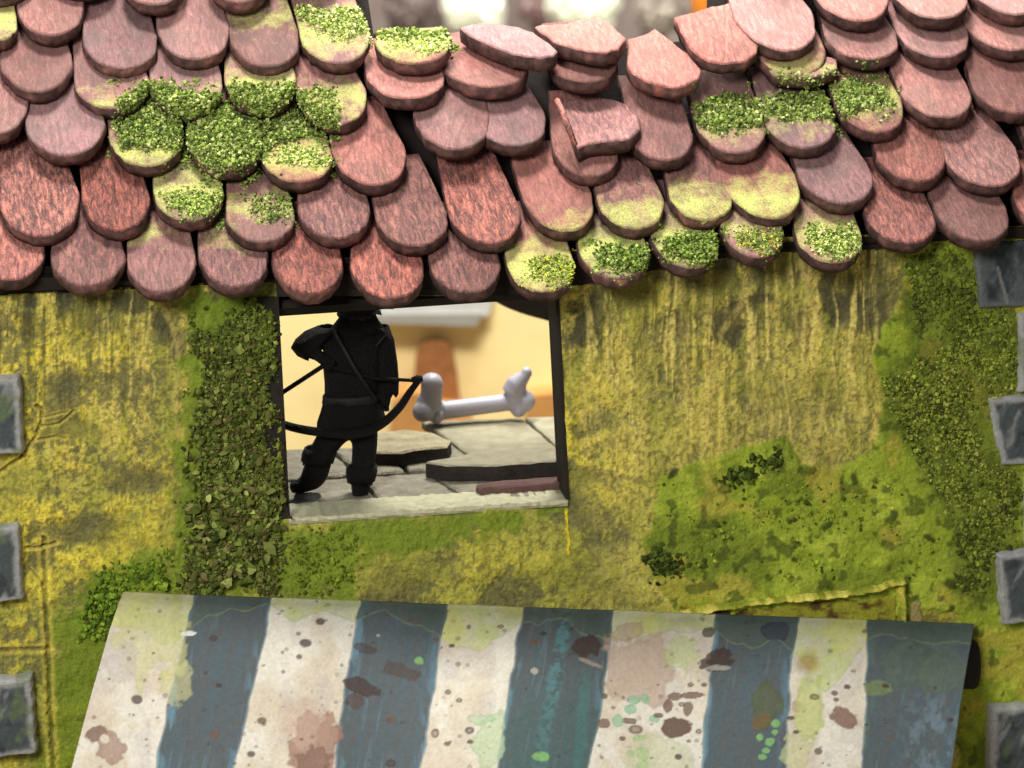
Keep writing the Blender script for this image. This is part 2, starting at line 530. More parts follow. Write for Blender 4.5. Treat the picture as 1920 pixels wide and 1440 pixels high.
def prism(name, front, depth_vec, mat, parent, smooth=False):
    n = len(front)
    v = [Vector(p) for p in front] + [Vector(p) + depth_vec for p in front]
    f = [tuple(range(n)), tuple(range(2 * n - 1, n - 1, -1))]
    f += [(i, i + n, (i + 1) % n + n, (i + 1) % n) for i in range(n)]
    o = mesh_obj(name, v, f, mat, None, smooth)
    bm = bmesh.new(); bm.from_mesh(o.data); bmesh.ops.recalc_face_normals(bm, faces=bm.faces)
    bm.to_mesh(o.data); bm.free()
    return adopt(o, parent)


# reveals of the opening: jambs, lintel, sill (solid pieces that also back the wall)
A, B, C_, D_ = [wall_pt(*p) for p in WIN]
back = -N * THICK
g = 0.0015
prism('window_jamb', [A - U * .06 + N * g, A + N * g + U * .003, D_ + N * g + U * .003, D_ - U * .06 + N * g], back, M_JAMB, house)
prism('window_jamb', [B - U * .003 + N * g, B + U * .004 + N * g, C_ + U * .004 + N * g, C_ - U * .003 + N * g], back, M_JAMB, house)
prism('window_lintel', [A + N * g + Z * .06, B + N * g + Z * .06, B + N * g, A + N * g], back, M_JAMB, house)
for q in ([(-400, 580), (514, 580), (538, 985), (538, 2400), (-400, 2400)], [(1068, 570), (2300, 560), (2300, 2400), (1068, 2400)], [(541, 990), (1065, 960), (1065, 2400), (541, 2400)]):
    prism('wall_core', [wall_pt(x, y, -.014) for x, y in q], -N * (THICK - .016), M_JAMB, house)
# sill as a worn ledge with an uneven front lip
sv, sf = [], []
ns = 60
for i in range(ns + 1):
    t = i / ns
    p = D_.lerp(C_, t)
    j = random.uniform(-.0022, .0022); j2 = random.uniform(-.0015, .0015)
    sv += [p - N * THICK + Z * (.002 + j2), p + N * (.004 + j) + Z * (.001 + j2), p + N * (.006 + j) - Z * (.004 + random.uniform(0, .003)), p - Z * .012 + N * .0015]
    if i:
        a = 4 * (i - 1); b = 4 * i
        sf += [(a, a + 1, b + 1, b), (a + 1, a + 2, b + 2, b + 1), (a + 2, a + 3, b + 3, b + 2)]
adopt(mesh_obj('window_sill', sv, sf, M_SILL), house)


# ---------------------------------------------------------------- corner stones
def raised_block(name, quad, out, parent, colorfn, mat, seed, step=3.0):
    (x0, y0), (x1, y1), (x2, y2), (x3, y3) = quad      # tl tr br bl
    w = max(math.hypot(x1 - x0, y1 - y0), 8); h = max(math.hypot(x3 - x0, y3 - y0), 8)
    nx, ny = int(w / step) + 2, int(h / step) + 2
    s, t = np.meshgrid(np.linspace(0, 1, nx), np.linspace(0, 1, ny))
    PX = (x0 * (1 - s) + x1 * s) * (1 - t) + (x3 * (1 - s) + x2 * s) * t
    PY = (y0 * (1 - s) + y1 * s) * (1 - t) + (y3 * (1 - s) + y2 * s) * t
    jit = 4.5 * (fbm(PX / 17, PY / 17, seed) - .5) * 2
    PX = PX + jit; PY = PY + 3.0 * (fbm(PX / 17, PY / 17, seed + 3) - .5) * 2
    ed = np.minimum(np.minimum(s, 1 - s) * w, np.minimum(t, 1 - t) * h)
    Hh = out * sstep(-0.5, 5, ed) + 0.004 * (fbm(PX / 14, PY / 14, seed + 5) - .5)
    Hh = np.where(ed < 0.5, -0.004, Hh)
    col = colorfn(PX, PY, s * w, t * h, w, h, seed)
    co = on_plane_np(PX, PY, Vector((0, 0, 0)), N) + Hh.ravel()[:, None] * np.array(N)[None]
    o = np_mesh(name, co, grid_quads(ny, nx).reshape(-1, 4), mat, None, col.reshape(-1, 3))
    return adopt(o, parent)


def stone_paint(PX, PY, sx, ty, w, h, seed):
    P = Paint(PX.shape, (78, 86, 88))
    n = fbm(PX / 22, PY / 30, seed, 4, .6); n2 = fbm((PX + PY * .6) / 16, (PY - PX * .5) / 60, seed + 9, 3)
    P.mix((92, 98, 100), sstep(.5, .62, n2) * .8)
    P.mix((140, 142, 140), sstep(.62, .74, n2) * .8)
    P.mix((40, 46, 50), sstep(.55, .7, n) * .6)
    ed = np.minimum(np.minimum(sx, w - sx), np.minimum(ty, h - ty)) + 12 * (n - .5)
    P.mix((168, 168, 166), sstep(18, 9, ed) * .92)
    P.mix((190, 188, 182), sstep(6, 2, ed) * .8)
    P.mix((112, 128, 84), sstep(.58, .7, fbm(PX / 40, PY / 40, seed + 20, 3)) * .55)
    return P.c


def dark_stone_paint(PX, PY, sx, ty, w, h, seed):
    P = Paint(PX.shape, (64, 70, 74))
    n = fbm(PX / 25, PY / 35, seed, 4, .6)
    P.mix((96, 102, 104), sstep(.5, .65, n) * .7)
    P.mix((42, 46, 50), sstep(.5, .38, n) * .7)
    ed = np.minimum(sx, h - ty) + 14 * (n - .5)
    P.mix((112, 116, 114), sstep(20, 8, ed) * .7)
    P.mix((120, 122, 120), sstep(4, 2, line_d(PX, PY, [(1866, 500), (1884, 565)])))
    return P.c


STONES = [([(-60, 702), (40, 700), (46, 846), (-60, 853)], .030, stone_paint), ([(-60, 985), (36, 977), (47, 1120), (-60, 1130)], .028, stone_paint),
          ([(-60, 1272), (61, 1259), (73, 1406), (-60, 1418)], .030, stone_paint),
          ([(1818, 452), (2010, 445), (2010, 570), (1832, 578)], .014, dark_stone_paint), ([(1903, 583), (2010, 583), (2010, 735), (1906, 735)], .020, stone_paint),
          ([(1846, 742), (2010, 733), (2010, 868), (1872, 872)], .018, stone_paint), ([(1916, 880), (2010, 880), (2010, 1020), (1916, 1020)], .020, stone_paint),
          ([(1862, 1032), (2010, 1012), (2010, 1152), (1872, 1168)], .028, stone_paint),
          ([(1846, 1316), (2010, 1302), (2010, 1462), (1843, 1474)], .032, stone_paint)]
for i, (q, o, fn) in enumerate(STONES):
    raised_block('corner_stone', q, o, house, fn, M_STONE, 60 + 7 * i)


# door surround that peeps out above the awning: ragged top ridge, upright end, sunk brown panel
def ridge_paint(PX, PY, sx, ty, w, h, seed):
    P = Paint(PX.shape, (176, 168, 66))
    n = fbm(PX / 12, PY / 12, seed, 4)
    P.mix((206, 194, 96), sstep(.5, .66, n)); P.mix((118, 128, 36), sstep(.5, .38, n) * .8)
    return P.c


def panel_paint(PX, PY, sx, ty, w, h, seed):
    P = Paint(PX.shape, (104, 96, 36))
    n = fbm(PX / 30, PY / 14, seed, 4)
    P.mix((132, 132, 40), sstep(.45, .65, n + sx / w * .3 - .1)); P.mix((70, 44, 24), sstep(.5, .36, n) * .8)
    return P.c


raised_block('door_panel', [(1285, 1148), (1680, 1108), (1684, 1200), (1285, 1200)], .010, house, panel_paint, M_WALL, 201)
top = [(1262, 1150), (1340, 1134), (1420, 1124), (1500, 1116), (1580, 1109), (1640, 1099), (1672, 1088), (1690, 1086)]
for a, b in zip(top[:-1], top[1:]):
    pass
rx = np.array([p[0] for p in top]); ry = np.array([p[1] for p in top])
# one continuous ragged ridge following the top line
nx, ny = 150, 6
s = np.linspace(0, 1, nx); X = 1262 + s * 430; Y = np.interp(X, rx, ry)
PX = np.tile(X, (ny, 1)); off = np.linspace(-6, 7, ny)[:, None]
PY = Y[None] + off * (0.55 + .6 * fbm(X / 22, X * 0, 77))[None] + 5 * (fbm(X / 9, X * 0, 78)[None] - .5)
Hh = .034 * np.sin(np.linspace(0, math.pi, ny))[:, None] * (0.75 + .5 * fbm(X / 15, X * 0, 79))[None] - .002
co = on_plane_np(PX, PY, Vector((0, 0, 0)), N) + Hh.ravel()[:, None] * np.array(N)[None]
adopt(np_mesh('door_frame_top', co, grid_quads(ny, nx).reshape(-1, 4), M_WALL, None, ridge_paint(PX, PY, PX, PY, 1, 1, 70).reshape(-1, 3)), house)
raised_block('door_frame_post', [(1678, 1090), (1693, 1088), (1698, 1200), (1683, 1200)], .030, house, ridge_paint, M_WALL, 88)


def beige_paint(PX, PY, sx, ty, w, h, seed):
    P = Paint(PX.shape, (140, 126, 78)); P.mix((180, 162, 90), sstep(.45, .6, fbm(PX / 14, PY / 14, seed))); return P.c


raised_block('plaster_flake', [(1702, 1125), (1726, 1124), (1732, 1175), (1700, 1180)], .012, house, beige_paint, M_WALL, 93)

# ------------------------------------------------------------------ roof
def roof_pt(px, py, lift=0.0):
    return on_plane(px, py, eave0 + RN * lift, RN)


roof = empty('roof', Vector((0, 0, 0)))
roof.parent = house; roof.matrix_parent_inverse = Matrix.Translation(-house.location)
roof['label'] = 'sagging roof of rounded red clay coloured tiles with green moss and a broken gap at the top'
ROOF_INV = Matrix.Identity(4)

dp0 = eave0 - RN * 0.120
dp0 = dp0 + SLOPE * ((dp0.dot(N) + 0.012) / math.cos(TH))
deck_px = [(2150, -330), (1330, -330), (1330, 70), (1180, 90), (1000, 100), (860, 95), (700, 62), (640, -330), (-260, -330)]
dv = [dp0 - U * 1.45, dp0 + U * 1.45] + [roof_pt(x, y, -0.120) for x, y in deck_px]
deck = prism('roof_board', dv, -RN * 0.03, M_DECK, roof)


fp0 = eave0 - RN * 0.062
fp0 = fp0 + SLOPE * ((fp0.dot(N) - 0.008) / math.cos(TH))
strip_t = [fp0 - U * 1.3, fp0 + U * 1.3]
strip_b = [(2060, 444), (1920, 446), (1780, 450), (1630, 468), (1430, 474), (1300, 492), (1200, 512), (1090, 535), (740, 545), (500, 528), (300, 530), (-200, 508)]
prism('eave_shade_strip', strip_t + [wall_pt(x, y, .008) for x, y in strip_b], -N * .010, M_DECK, roof)  # dark strip added to stand in for shade under the eave tiles


def tile_mesh(w, L, seed, t=TT):
    """rounded tile: origin at the middle of the tip on the top face, y up the slope"""
    r = random.Random(seed)
    hw = w / 2; k = r.uniform(1.25, 1.55); sq = r.uniform(2.0, 2.2)
    pts = []
    n = 22
    for i in range(n + 1):
        a = math.pi * i / n
        ca, sa = math.cos(a), math.sin(a)
        x = -hw * math.copysign(abs(ca) ** (2 / sq), ca); y = hw * k * (1 - abs(sa) ** (2 / sq))
        pts.append((x, y))
    taper = r.uniform(0.70, 0.90)
    for f in (0.35, 0.7, 1.0):
        pts.append((hw * (1 + (taper - 1) * f), hw * k + (L - hw * k) * f))
    for f in (1.0, 0.7, 0.35):
        pts.append((-hw * (1 + (taper - 1) * f), hw * k + (L - hw * k) * f))
    ph = r.uniform(0, 6.28)
    out = []
    for i, (x, y) in enumerate(pts):
        j = 1 + 0.018 * math.sin(3 * i * .37 + ph) + r.uniform(-.008, .008)
        out.append((x * j, y + r.uniform(-.0012, .0012)))
    for c_ in range(r.choice((0, 0, 1, 1, 2))):
        q = r.randrange(2, n - 1); dp = r.uniform(.0008, .0025)
        out[q] = (out[q][0] * (1 - dp * 6), out[q][1] + dp)
    return slab_mesh(out, t, r, L)


def slab_mesh(out, t, r, L=.2):
    n = len(out)
    cx = sum(p[0] for p in out) / n; cy = sum(p[1] for p in out) / n
    v, f = [], []

    def ring(inset, z, jz=0, jr=0):
        b = len(v)
        for x, y in out:
            dx, dy = x - cx, y - cy; d = math.hypot(dx, dy) or 1
            q = (d - inset + r.uniform(-jr, jr)) / d
            v.append((cx + dx * q, cy + dy * q, z + r.uniform(-jz, jz)))
        return b
    c0 = len(v); v.append((cx, cy, 0.0012))
    a = ring(.0055, 0.0006, .0003); b = ring(.0022, -.0004, .0003); c = ring(0, -.0034, .0006, .0006)
    d = ring(-.001, -t * .55, .002, .0018); e = ring(.002, -t, .001, .001)
    for i in range(n):
        j = (i + 1) % n
        f.append((c0, a + i, a + j))
        for p, q in ((a, b), (b, c), (c, d), (d, e)):
            f.append((p + i, q + i, q + j, p + j))
    f.append(tuple(e + i for i in range(n - 1, -1, -1)))
    me = bpy.data.meshes.new('tile')
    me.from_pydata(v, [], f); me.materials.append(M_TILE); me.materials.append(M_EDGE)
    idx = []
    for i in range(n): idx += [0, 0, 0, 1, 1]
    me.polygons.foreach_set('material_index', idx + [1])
    me.polygons.foreach_set('use_smooth', [True] * len(me.polygons))
    bm = bmesh.new(); bm.from_mesh(me); bmesh.ops.recalc_face_normals(bm, faces=bm.faces); bm.to_mesh(me); bm.free()
    me.update()
    return me


tile_objs = []


def tile_axes(tilt_extra=0.0, roll=0.0):
    a = TH - DELTA - math.radians(tilt_extra)
    y = (-N * math.cos(a) + Z * math.sin(a)).normalized(); x = U.copy()
    z = x.cross(y)
    if roll:
        q = Matrix.Rotation(math.radians(roll), 3, y); x = q @ x; z = q @ z
    return x, y, z


def put_tile(me, p, x, y, z, rot, color):
    o = bpy.data.objects.new('roof_tile', me); COL.objects.link(o)
    if rot:
        q = Matrix.Rotation(math.radians(rot), 3, z); x = q @ x; y = q @ y
    m = Matrix(((x.x, y.x, z.x, p.x), (x.y, y.y, z.y, p.y), (x.z, y.z, z.z, p.z), (0, 0, 0, 1)))
    o.parent = roof
    o.matrix_world = m
    o.matrix_parent_inverse = Matrix.Identity(4)
    o.matrix_basis = Matrix.Translation(-Vector((0, 0, 0))) @ m
    o.matrix_parent_inverse = Matrix.Identity(4)
    o.color = color
    tile_objs.append(o)
    return o


# (left px, right px, tip py, rot deg, crackle, tone, algae, algae place, lift, extra tilt, length)
T = []


def t(l, r, tip, rot=0, cr=.1, tone=.5, al=0, ap=.3, lift=0, tilt=0, L=.25):
    T.append((l, r, tip, rot, cr, tone, al, ap, lift, tilt, L))


# eave row
t(-196, -48, 512, 0, .6); t(-45, 88, 524, 0, .75, .5); t(97, 238, 535, 0, .55, .45); t(242, 374, 547, 0, .35, .45, .42, .95); t(380, 512, 537, 0, .6, .45, .35, .8)
t(520, 654, 550, 0, .85, .55); t(668, 808, 558, 0, .8, .5); t(815, 951, 548, 0, .7, .45); t(962, 1090, 546, 0, .2, .45, .95, .4)
t(1100, 1232, 522, 0, .2, .4, .9, .5); t(1238, 1363, 502, 0, .2, .4, .85, .4); t(1368, 1487, 482, 0, .3, .4, .6, .5); t(1503, 1631, 492, -4, .3, .45, .8, .5)
t(1642, 1776, 455, 0, .75, .5); t(1782, 1921, 452, 4, .35, .42); t(1930, 2070, 440, 0, .5); t(2075, 2200, 432)
# second row
t(-150, 2, 415, 0, .5); t(8, 160, 442, 4, .95, .6, 0, 0, .004, 0, .28); t(163, 290, 432, 3, .9, .5); t(292, 425, 413, 0, .2, .45, .8, .5); t(430, 561, 453, 0, .1, .42, .55, .6)
t(567, 706, 446, 0, .65, .45); t(722, 858, 460, 5, .7, .42, 0, 0, .003); t(860, 999, 455, 5, .85, .5, 0, 0, .006, 0, .30); t(1005, 1138, 432, 6, .15, .45, .55, .0)
t(1135, 1264, 428, 2, .5, .5, .72, .2); t(1268, 1389, 412, 0, .4, .5, .75, .25); t(1386, 1532, 408, 6, .3, .5, .85, .25, .004); t(1522, 1666, 380, 5, .25, .5)
t(1655, 1791, 340, -4, .5, .5); t(1795, 1945, 348, 4, .5, .6); t(1950, 2085, 335, 0, .4); t(2090, 2220, 325)
# third row
t(-230, -88, 235); t(-85, 50, 252, -3, .2, .5); t(58, 210, 290, 5, .1, .62, 0, 0, .004); t(215, 352, 310, 3, .1, .5, .8, .2); t(360, 500, 318, 0, .1, .5, .9, .3)
t(502, 638, 340, 4, .15, .5, .75, .4); t(640, 782, 347, 5, .35, .45); t(782, 928, 280, -4, .15, .5, 0, 0, .006, 2); t(905, 1050, 272, 7, .1, .5, 0, 0, 0, 2)
t(1050, 1176, 330, 0, .25, .42, 0, 0, -.004); t(1190, 1313, 300, -2, .2, .5, 0, 0, .002); t(1322, 1455, 286, 0, .1, .5, .55, .5); t(1452, 1589, 276, 2, .05, .5, .6, .6)
t(1590, 1719, 248, 2, .1, .55, .65, .6); t(1712, 1850, 220, 4, .15, .52); t(1848, 1985, 212, 3, .2, .45); t(1990, 2120, 200)
# fourth row
t(-290, -152, 120); t(-150, -10, 150, 0, .2); t(5, 143, 172, 2, .05, .5); t(148, 290, 202, 4, .1, .5, .45, .1); t(290, 428, 208, 2, .1, .5, .5, .2)
t(428, 563, 200, 0, .1, .48, .8, .4); t(575, 707, 232, 6, .3, .5, .7, .4); t(698, 848, 183, 0, .05, .55, 0, 0, .012, 12); t(856, 1024, 160, 10, .1, .5, 0, 0, .006, 14)
t(1040, 1173, 152, 0, .1, .48, 0, 0, .006, 12); t(1432, 1571, 142, 2, .2, .5, .5, .2); t(1566, 1706, 110, 0, .2, .7, 0, 0, 0, 6); t(1703, 1842, 106, 0, .15, .8, 0, 0, 0, 6)  # lighter tones at the right paint in stronger overhead light
t(1842, 1990, 92, 6, .15, .9, 0, 0, 0, 6); t(1995, 2130, 80)  # overhead light painted into the first tone here too
# fifth row
t(-200, -60, 25); t(-40, 33, 75, 0, .2, .5, .8, .4); t(38, 164, 65, 2, .15, .5); t(165, 306, 128, 3, .1, .5); t(304, 441, 110, 2, .1, .5); t(445, 576, 124, 4, .15, .5, .5, .9)
t(577, 710, 117, 5, .05, .5, .85, .6); t(712, 860, 118, 0, .05, .55, .9, .6, .012, 9, .13)
t(1408, 1563, 94, 6, .1, .85, .2, 1.2, .018, 0, .27); t(1552, 1693, 38, 3, .1, .95, 0, 0, .014, 4); t(1698, 1837, 33, 0, .1, .95, 0, 0, .014, 4); t(1845, 1985, 26, 4, .1, .95, 0, 0, .014, 4)  # top right tones raised to paint in the overhead light
t(1990, 2130, 15)
# sixth row and up, mostly above the frame
t(-60, 78, -8); t(233, 353, 8, 0, .1, .5, 0, 0, .006); t(393, 513, 5, 0, .1, .5, 0, 0, .006); t(82, 225, -18); t(520, 640, -40, 0, .1, .5, .6, .3)
for row, y in enumerate((-95, -190)):
    for i in range(6):
        t(-180 + row * 60 + i * 142, -45 + row * 60 + i * 142, y)
    for i in range(6):
        t(1400 + row * 60 + i * 142, 1535 + row * 60 + i * 142, y + 10)

for i, (l, r_, tip, rot, cr, tone, al, ap, lift, tilt, L) in enumerate(T):
    p = roof_pt((l + r_) / 2, tip, lift + (i % 3) * .0012)
    w = (r_ - l) * K * depth_of(p) * 0.992
    x, y, z = tile_axes(tilt + random.uniform(-1, 1), random.uniform(-1.5, 1.5))
    put_tile(tile_mesh(w, L, 100 + i), p, x, y, z, rot, (al, cr, min(1, max(0, tone + random.uniform(-.16, .16))), ap))


def odd_tile(outline, lift, tilt, color, th=TT, roll=0, seed=0, rot=0):
    """broken tile: outline of its top face given as seen, laid on its own tilted plane"""
    ys = max(outline, key=lambda q: q[1])
    p = roof_pt(sum(q[0] for q in outline) / len(outline), ys[1], lift)
    x, y, z = tile_axes(tilt, roll)
    r = random.Random(seed)
    loc = []
    n = len(outline)
    for i in range(n):
        a, b = outline[i], outline[(i + 1) % n]
        m = max(1, int(math.hypot(b[0] - a[0], b[1] - a[1]) / 11))
        for k in range(m):
            f = k / m
            q = on_plane(a[0] + (b[0] - a[0]) * f + r.uniform(-1.4, 1.4), a[1] + (b[1] - a[1]) * f + r.uniform(-1.2, 1.2), p, z) - p
            loc.append((q.dot(x), q.dot(y)))
    return put_tile(slab_mesh(loc, th, r), p, x, y, z, 0, color)


# snapped tiles round the gap and the loose one lower down; overhead light painted into most tones
odd_tile([(863, 50), (900, 42), (960, 47), (1000, 60), (1032, 82), (1046, 96), (1040, 104), (1012, 108), (960, 100), (915, 82), (880, 66)], .038, 16, (0, .1, .85, 0), .030, seed=1)
odd_tile([(1002, 48), (1030, 46), (1060, 44), (1090, 36), (1125, 30), (1150, 48), (1175, 72), (1160, 90), (1135, 98), (1090, 93), (1045, 80), (1015, 60)], .034, 16, (0, .15, .85, 0), .030, seed=2)
odd_tile([(1178, 72), (1205, 66), (1228, 54), (1250, 70), (1290, 100), (1314, 130), (1310, 146), (1285, 160), (1260, 165), (1215, 154), (1185, 136), (1175, 118)], .026, 4, (0, .2, .8, 0), .030, seed=3)
odd_tile([(1266, 32), (1300, 22), (1335, 12), (1370, 4), (1395, -8), (1412, 30), (1424, 72), (1418, 98), (1398, 116), (1360, 120), (1325, 114), (1302, 98), (1282, 70)], .022, 0, (0, .35, .85, 0), .028, seed=4)
odd_tile([(1036, 178), (1080, 180), (1140, 183), (1175, 196), (1196, 218), (1200, 240), (1182, 258), (1140, 265), (1105, 268), (1082, 278), (1066, 240)], .030, 12, (0, .45, .8, 0), .030, roll=-4, seed=5)
odd_tile([(1432, 118), (1500, 96), (1570, 110), (1570, 128), (1545, 140), (1500, 145), (1450, 140)], .004, 10, (.5, .2, .5, .2), .026, seed=6)

# raised splinter edge on the loose tile
def sliver(pts, lift, w, hgt, mat, parent):
    a, b = roof_pt(*pts[0], lift), roof_pt(*pts[1], lift)
    d = (b - a).normalized(); s_ = d.cross(RN).normalized()
    v = []
    for q, f in ((a, 1.), ((a + b) / 2, 1.25), (b, .8)):
        v += [q - s_ * w * f, q + RN * hgt * f, q + s_ * w * f, q - RN * .004]
    f = []
    for i in range(2):
        for k in range(4):
            f.append((4 * i + k, 4 * i + (k + 1) % 4, 4 * i + 4 + (k + 1) % 4, 4 * i + 4 + k))
    f += [(3, 2, 1, 0), (8, 9, 10, 11)]
    o = mesh_obj('tile_splinter', v, f, mat, None, True)
    o.parent = parent
    o.color = (0, .7, .9, 0)
    return o


sp = sliver([(1044, 186), (1079, 272)], .040, .0055, .005, M_TILE, roof)
sp.color = (0, .75, .75, 0)


def moss_points(poly, n, seed, dens=0.0, scale=40, amp=40):
    rs = np.random.default_rng(seed)
    xs = [p[0] for p in poly]; ys = [p[1] for p in poly]
    x = rs.uniform(min(xs) - 15, max(xs) + 15, n * 4); y = rs.uniform(min(ys) - 15, max(ys) + 15, n * 4)
    e = poly_sd(x, y, poly) + amp * (fbm(x / scale, y / scale, seed, 3) - .5)
    k = e > rs.uniform(-6, 14, n * 4) + dens * rs.uniform(0, 1, n * 4)
    return x[k][:n], y[k][:n]


# ------------------------------------------------------------------ moss crumbs
FLAKE_V = np.array([(-.5, 0, 0), (-.22, -.30, .05), (.22, -.28, .02), (.5, 0, -.04), (.22, .28, .06), (-.22, .30, .03), (0, 0, .17)])
FLAKE_F = np.array([(0, 1, 6), (1, 2, 6), (2, 3, 6), (3, 4, 6), (4, 5, 6), (5, 0, 6)])
CRUMB_V = np.array([(.5, 0, 0), (-.5, 0, .05), (0, .5, 0), (0, -.5, 0), (0, 0, .55), (.05, 0, -.35)])
CRUMB_F = np.array([(0, 2, 4), (2, 1, 4), (1, 3, 4), (3, 0, 4), (2, 0, 5), (1, 2, 5), (3, 1, 5), (0, 3, 5)])


def crumbs(name, pts, nrm, size, palette, seed, parent, flake=True, label=None, lie=0.6, gain=1.25):
    rs = np.random.default_rng(seed)
    pts = np.asarray(pts, float); n = len(pts)
    BV, BF = (FLAKE_V, FLAKE_F) if flake else (CRUMB_V, CRUMB_F)
    m = len(BV)
    # random frames biased towards the surface normal
    nr = np.asarray(nrm, float) + rs.normal(0, lie, (n, 3)); nr /= np.linalg.norm(nr, axis=1)[:, None]
    tv = rs.normal(0, 1, (n, 3)); tv -= (tv * nr).sum(1)[:, None] * nr; tv /= np.linalg.norm(tv, axis=1)[:, None]
    bv = np.cross(nr, tv)
    sz = np.asarray(size) * np.exp(np.clip(rs.normal(0, .36, n), -.8, .6))
    loc = BV[None] * (1 + np.clip(rs.normal(0, .2, (n, m, 3)), -.4, .4))
    co = pts[:, None] + sz[:, None, None] * (loc[..., 0:1] * tv[:, None] + loc[..., 1:2] * bv[:, None] + loc[..., 2:3] * nr[:, None])
    fa = (BF[None] + (np.arange(n) * m)[:, None, None]).reshape(-1, 3)
    pal = np.array([s2l(c) for c in palette])
    pick = pal[rs.integers(0, len(pal), n)] * np.exp(rs.normal(0, .22, (n, 1))) * gain
    col = np.repeat(pick, m, 0)
    o = np_mesh(name, co.reshape(-1, 3), fa, M_MOSS, None, col, smooth=False, k=3)
    o['kind'] = 'stuff'
    if label: o['label'] = label
    return o


bpy.context.view_layer.update()
vs, fs = [], []
for o in tile_objs:
    b = len(vs)
    vs += [o.matrix_basis @ v.co for v in o.data.vertices]
    fs += [tuple(b + i for i in p.vertices) for p in o.data.polygons]
roof_bvh = BVHTree.FromPolygons(vs, fs)


def drop_on_roof(x, y):
    pts, nr = [], []
    for a, b in zip(x, y):
        q = roof_pt(a, b, 0.0)
        hit, nn, _, _ = roof_bvh.ray_cast(q + RN * .2, -RN, .5)
        if hit is not None:
            pts.append(hit); nr.append(RN)
    return np.array([tuple(p) for p in pts]), np.array([tuple(p) for p in nr])


GREENS = [(108, 128, 54), (128, 146, 66), (84, 104, 44), (150, 162, 90), (64, 80, 36), (116, 130, 60), (168, 174, 112), (92, 102, 50)]
PALES = [(206, 208, 140), (186, 196, 110), (160, 176, 84), (216, 214, 160), (120, 142, 60)]
ROOF_MOSS = [([(222, 190), (262, 158), (318, 148), (352, 172), (418, 165), (440, 146), (555, 150), (600, 196), (622, 226), (560, 238), (512, 256), (498, 300), (452, 326),
               (396, 322), (352, 290), (300, 272), (234, 268), (214, 232)], 3400, GREENS, .0085),
             ([(300, 170), (360, 190), (430, 172), (520, 200), (470, 240), (380, 250), (300, 230)], 900, GREENS, .010),
             ([(565, 0), (700, -4), (706, 44), (650, 58), (600, 44), (575, 20)], 700, PALES + GREENS[:3], .008),
             ([(722, 8), (758, 26), (800, 36), (858, 44), (846, 72), (800, 66), (752, 60), (720, 50)], 520, GREENS + PALES[:2], .009),
             ([(730, 62), (850, 70), (840, 92), (770, 92), (726, 84)], 260, PALES, .007),
             ([(1306, 176), (1330, 156), (1398, 148), (1440, 158), (1500, 146), (1560, 150), (1610, 138), (1672, 146), (1684, 180), (1640, 190), (1590, 208), (1520, 212), (1452, 206),
               (1428, 226), (1360, 236), (1312, 222)], 2300, GREENS, .0095),
             ([(310, 350), (420, 352), (418, 396), (360, 400), (318, 384)], 330, GREENS[:5] + PALES[1:3], .007),
             ([(440, 345), (556, 350), (552, 400), (500, 418), (470, 390)], 150, GREENS[:5], .007),
             ([(1005, 470), (1086, 468), (1088, 520), (1040, 540), (985, 520)], 380, GREENS[:5] + [(176, 176, 60)] * 2, .007),
             ([(1112, 452), (1222, 448), (1224, 498), (1170, 516), (1122, 496)], 560, GREENS[:5], .0085),
             ([(1248, 436), (1352, 424), (1356, 474), (1300, 494), (1252, 474)], 540, GREENS[:6], .0085),
             ([(1382, 430), (1474, 428), (1476, 456), (1430, 472), (1384, 458)], 330, GREENS[:5] + [(196, 170, 70)], .0075),
             ([(1516, 412), (1604, 410), (1620, 460), (1570, 484), (1512, 452)], 430, GREENS[:6] + PALES[:2], .007),
             ([(512, 264), (600, 262), (630, 300), (590, 318), (520, 300)], 240, PALES + GREENS[:2], .007),
             ([(470, 205), (620, 196), (632, 240), (520, 252)], 520, GREENS + [(110, 92, 50)], .009),
             ([(585, 150), (640, 150), (640, 200), (600, 205)], 90, GREENS, .008),
             ([(1580, 112), (1700, 112), (1700, 126), (1590, 128)], 110, GREENS[:5] + [(110, 92, 50)], .007)]
px_, nr_, sz_ = [], [], []
for i, (poly, n, pal, s_) in enumerate(ROOF_MOSS):
    n = int(n * 2.3); s_ *= .66
    x, y = moss_points(poly, n, 300 + i)
    p, nn = drop_on_roof(x, y)
    if len(p) == 0: continue
    rs = np.random.default_rng(900 + i)
    thick = np.abs(rs.normal(0, (.006 if n > 1200 else .0025), len(p)))
    p = p + nn * thick[:, None]
    if n > 700:      # loose crumbs scattered round the patch
        xh, yh = moss_points(poly, int(n * .22), 340 + i, 0, 24, 170)
        ph, nh = drop_on_roof(xh, yh)
        if len(ph): p = np.concatenate([p, ph]); nn = np.concatenate([nn, nh])
    o = crumbs('moss', p, nn, np.full(len(p), s_), pal, 500 + i, None, flake=(i % 3 == 2), lie=.7)
    o.parent = roof


def wall_crumbs(poly, n, s_, pal, seed, flake=True, thick=.006, label=None, lie=.7, scale=40, dens=0.0, amp=40):
    x, y = moss_points(poly, n, seed, dens, scale, amp)
    k = poly_sd(x, y, WIN) < (3 if seed == 810 else -7)
    x, y = x[k], y[k]
    rs = np.random.default_rng(seed + 1)
    p = on_plane_np(x, y, N * 0.002, N) + (np.abs(rs.normal(0, thick, len(x))))[:, None] * np.array(N)[None]
    o = crumbs('moss', p, np.tile(np.array(N), (len(p), 1)), np.full(len(p), s_), pal, seed + 2, None, flake, label, lie, 1.2)
    return adopt(o, house)


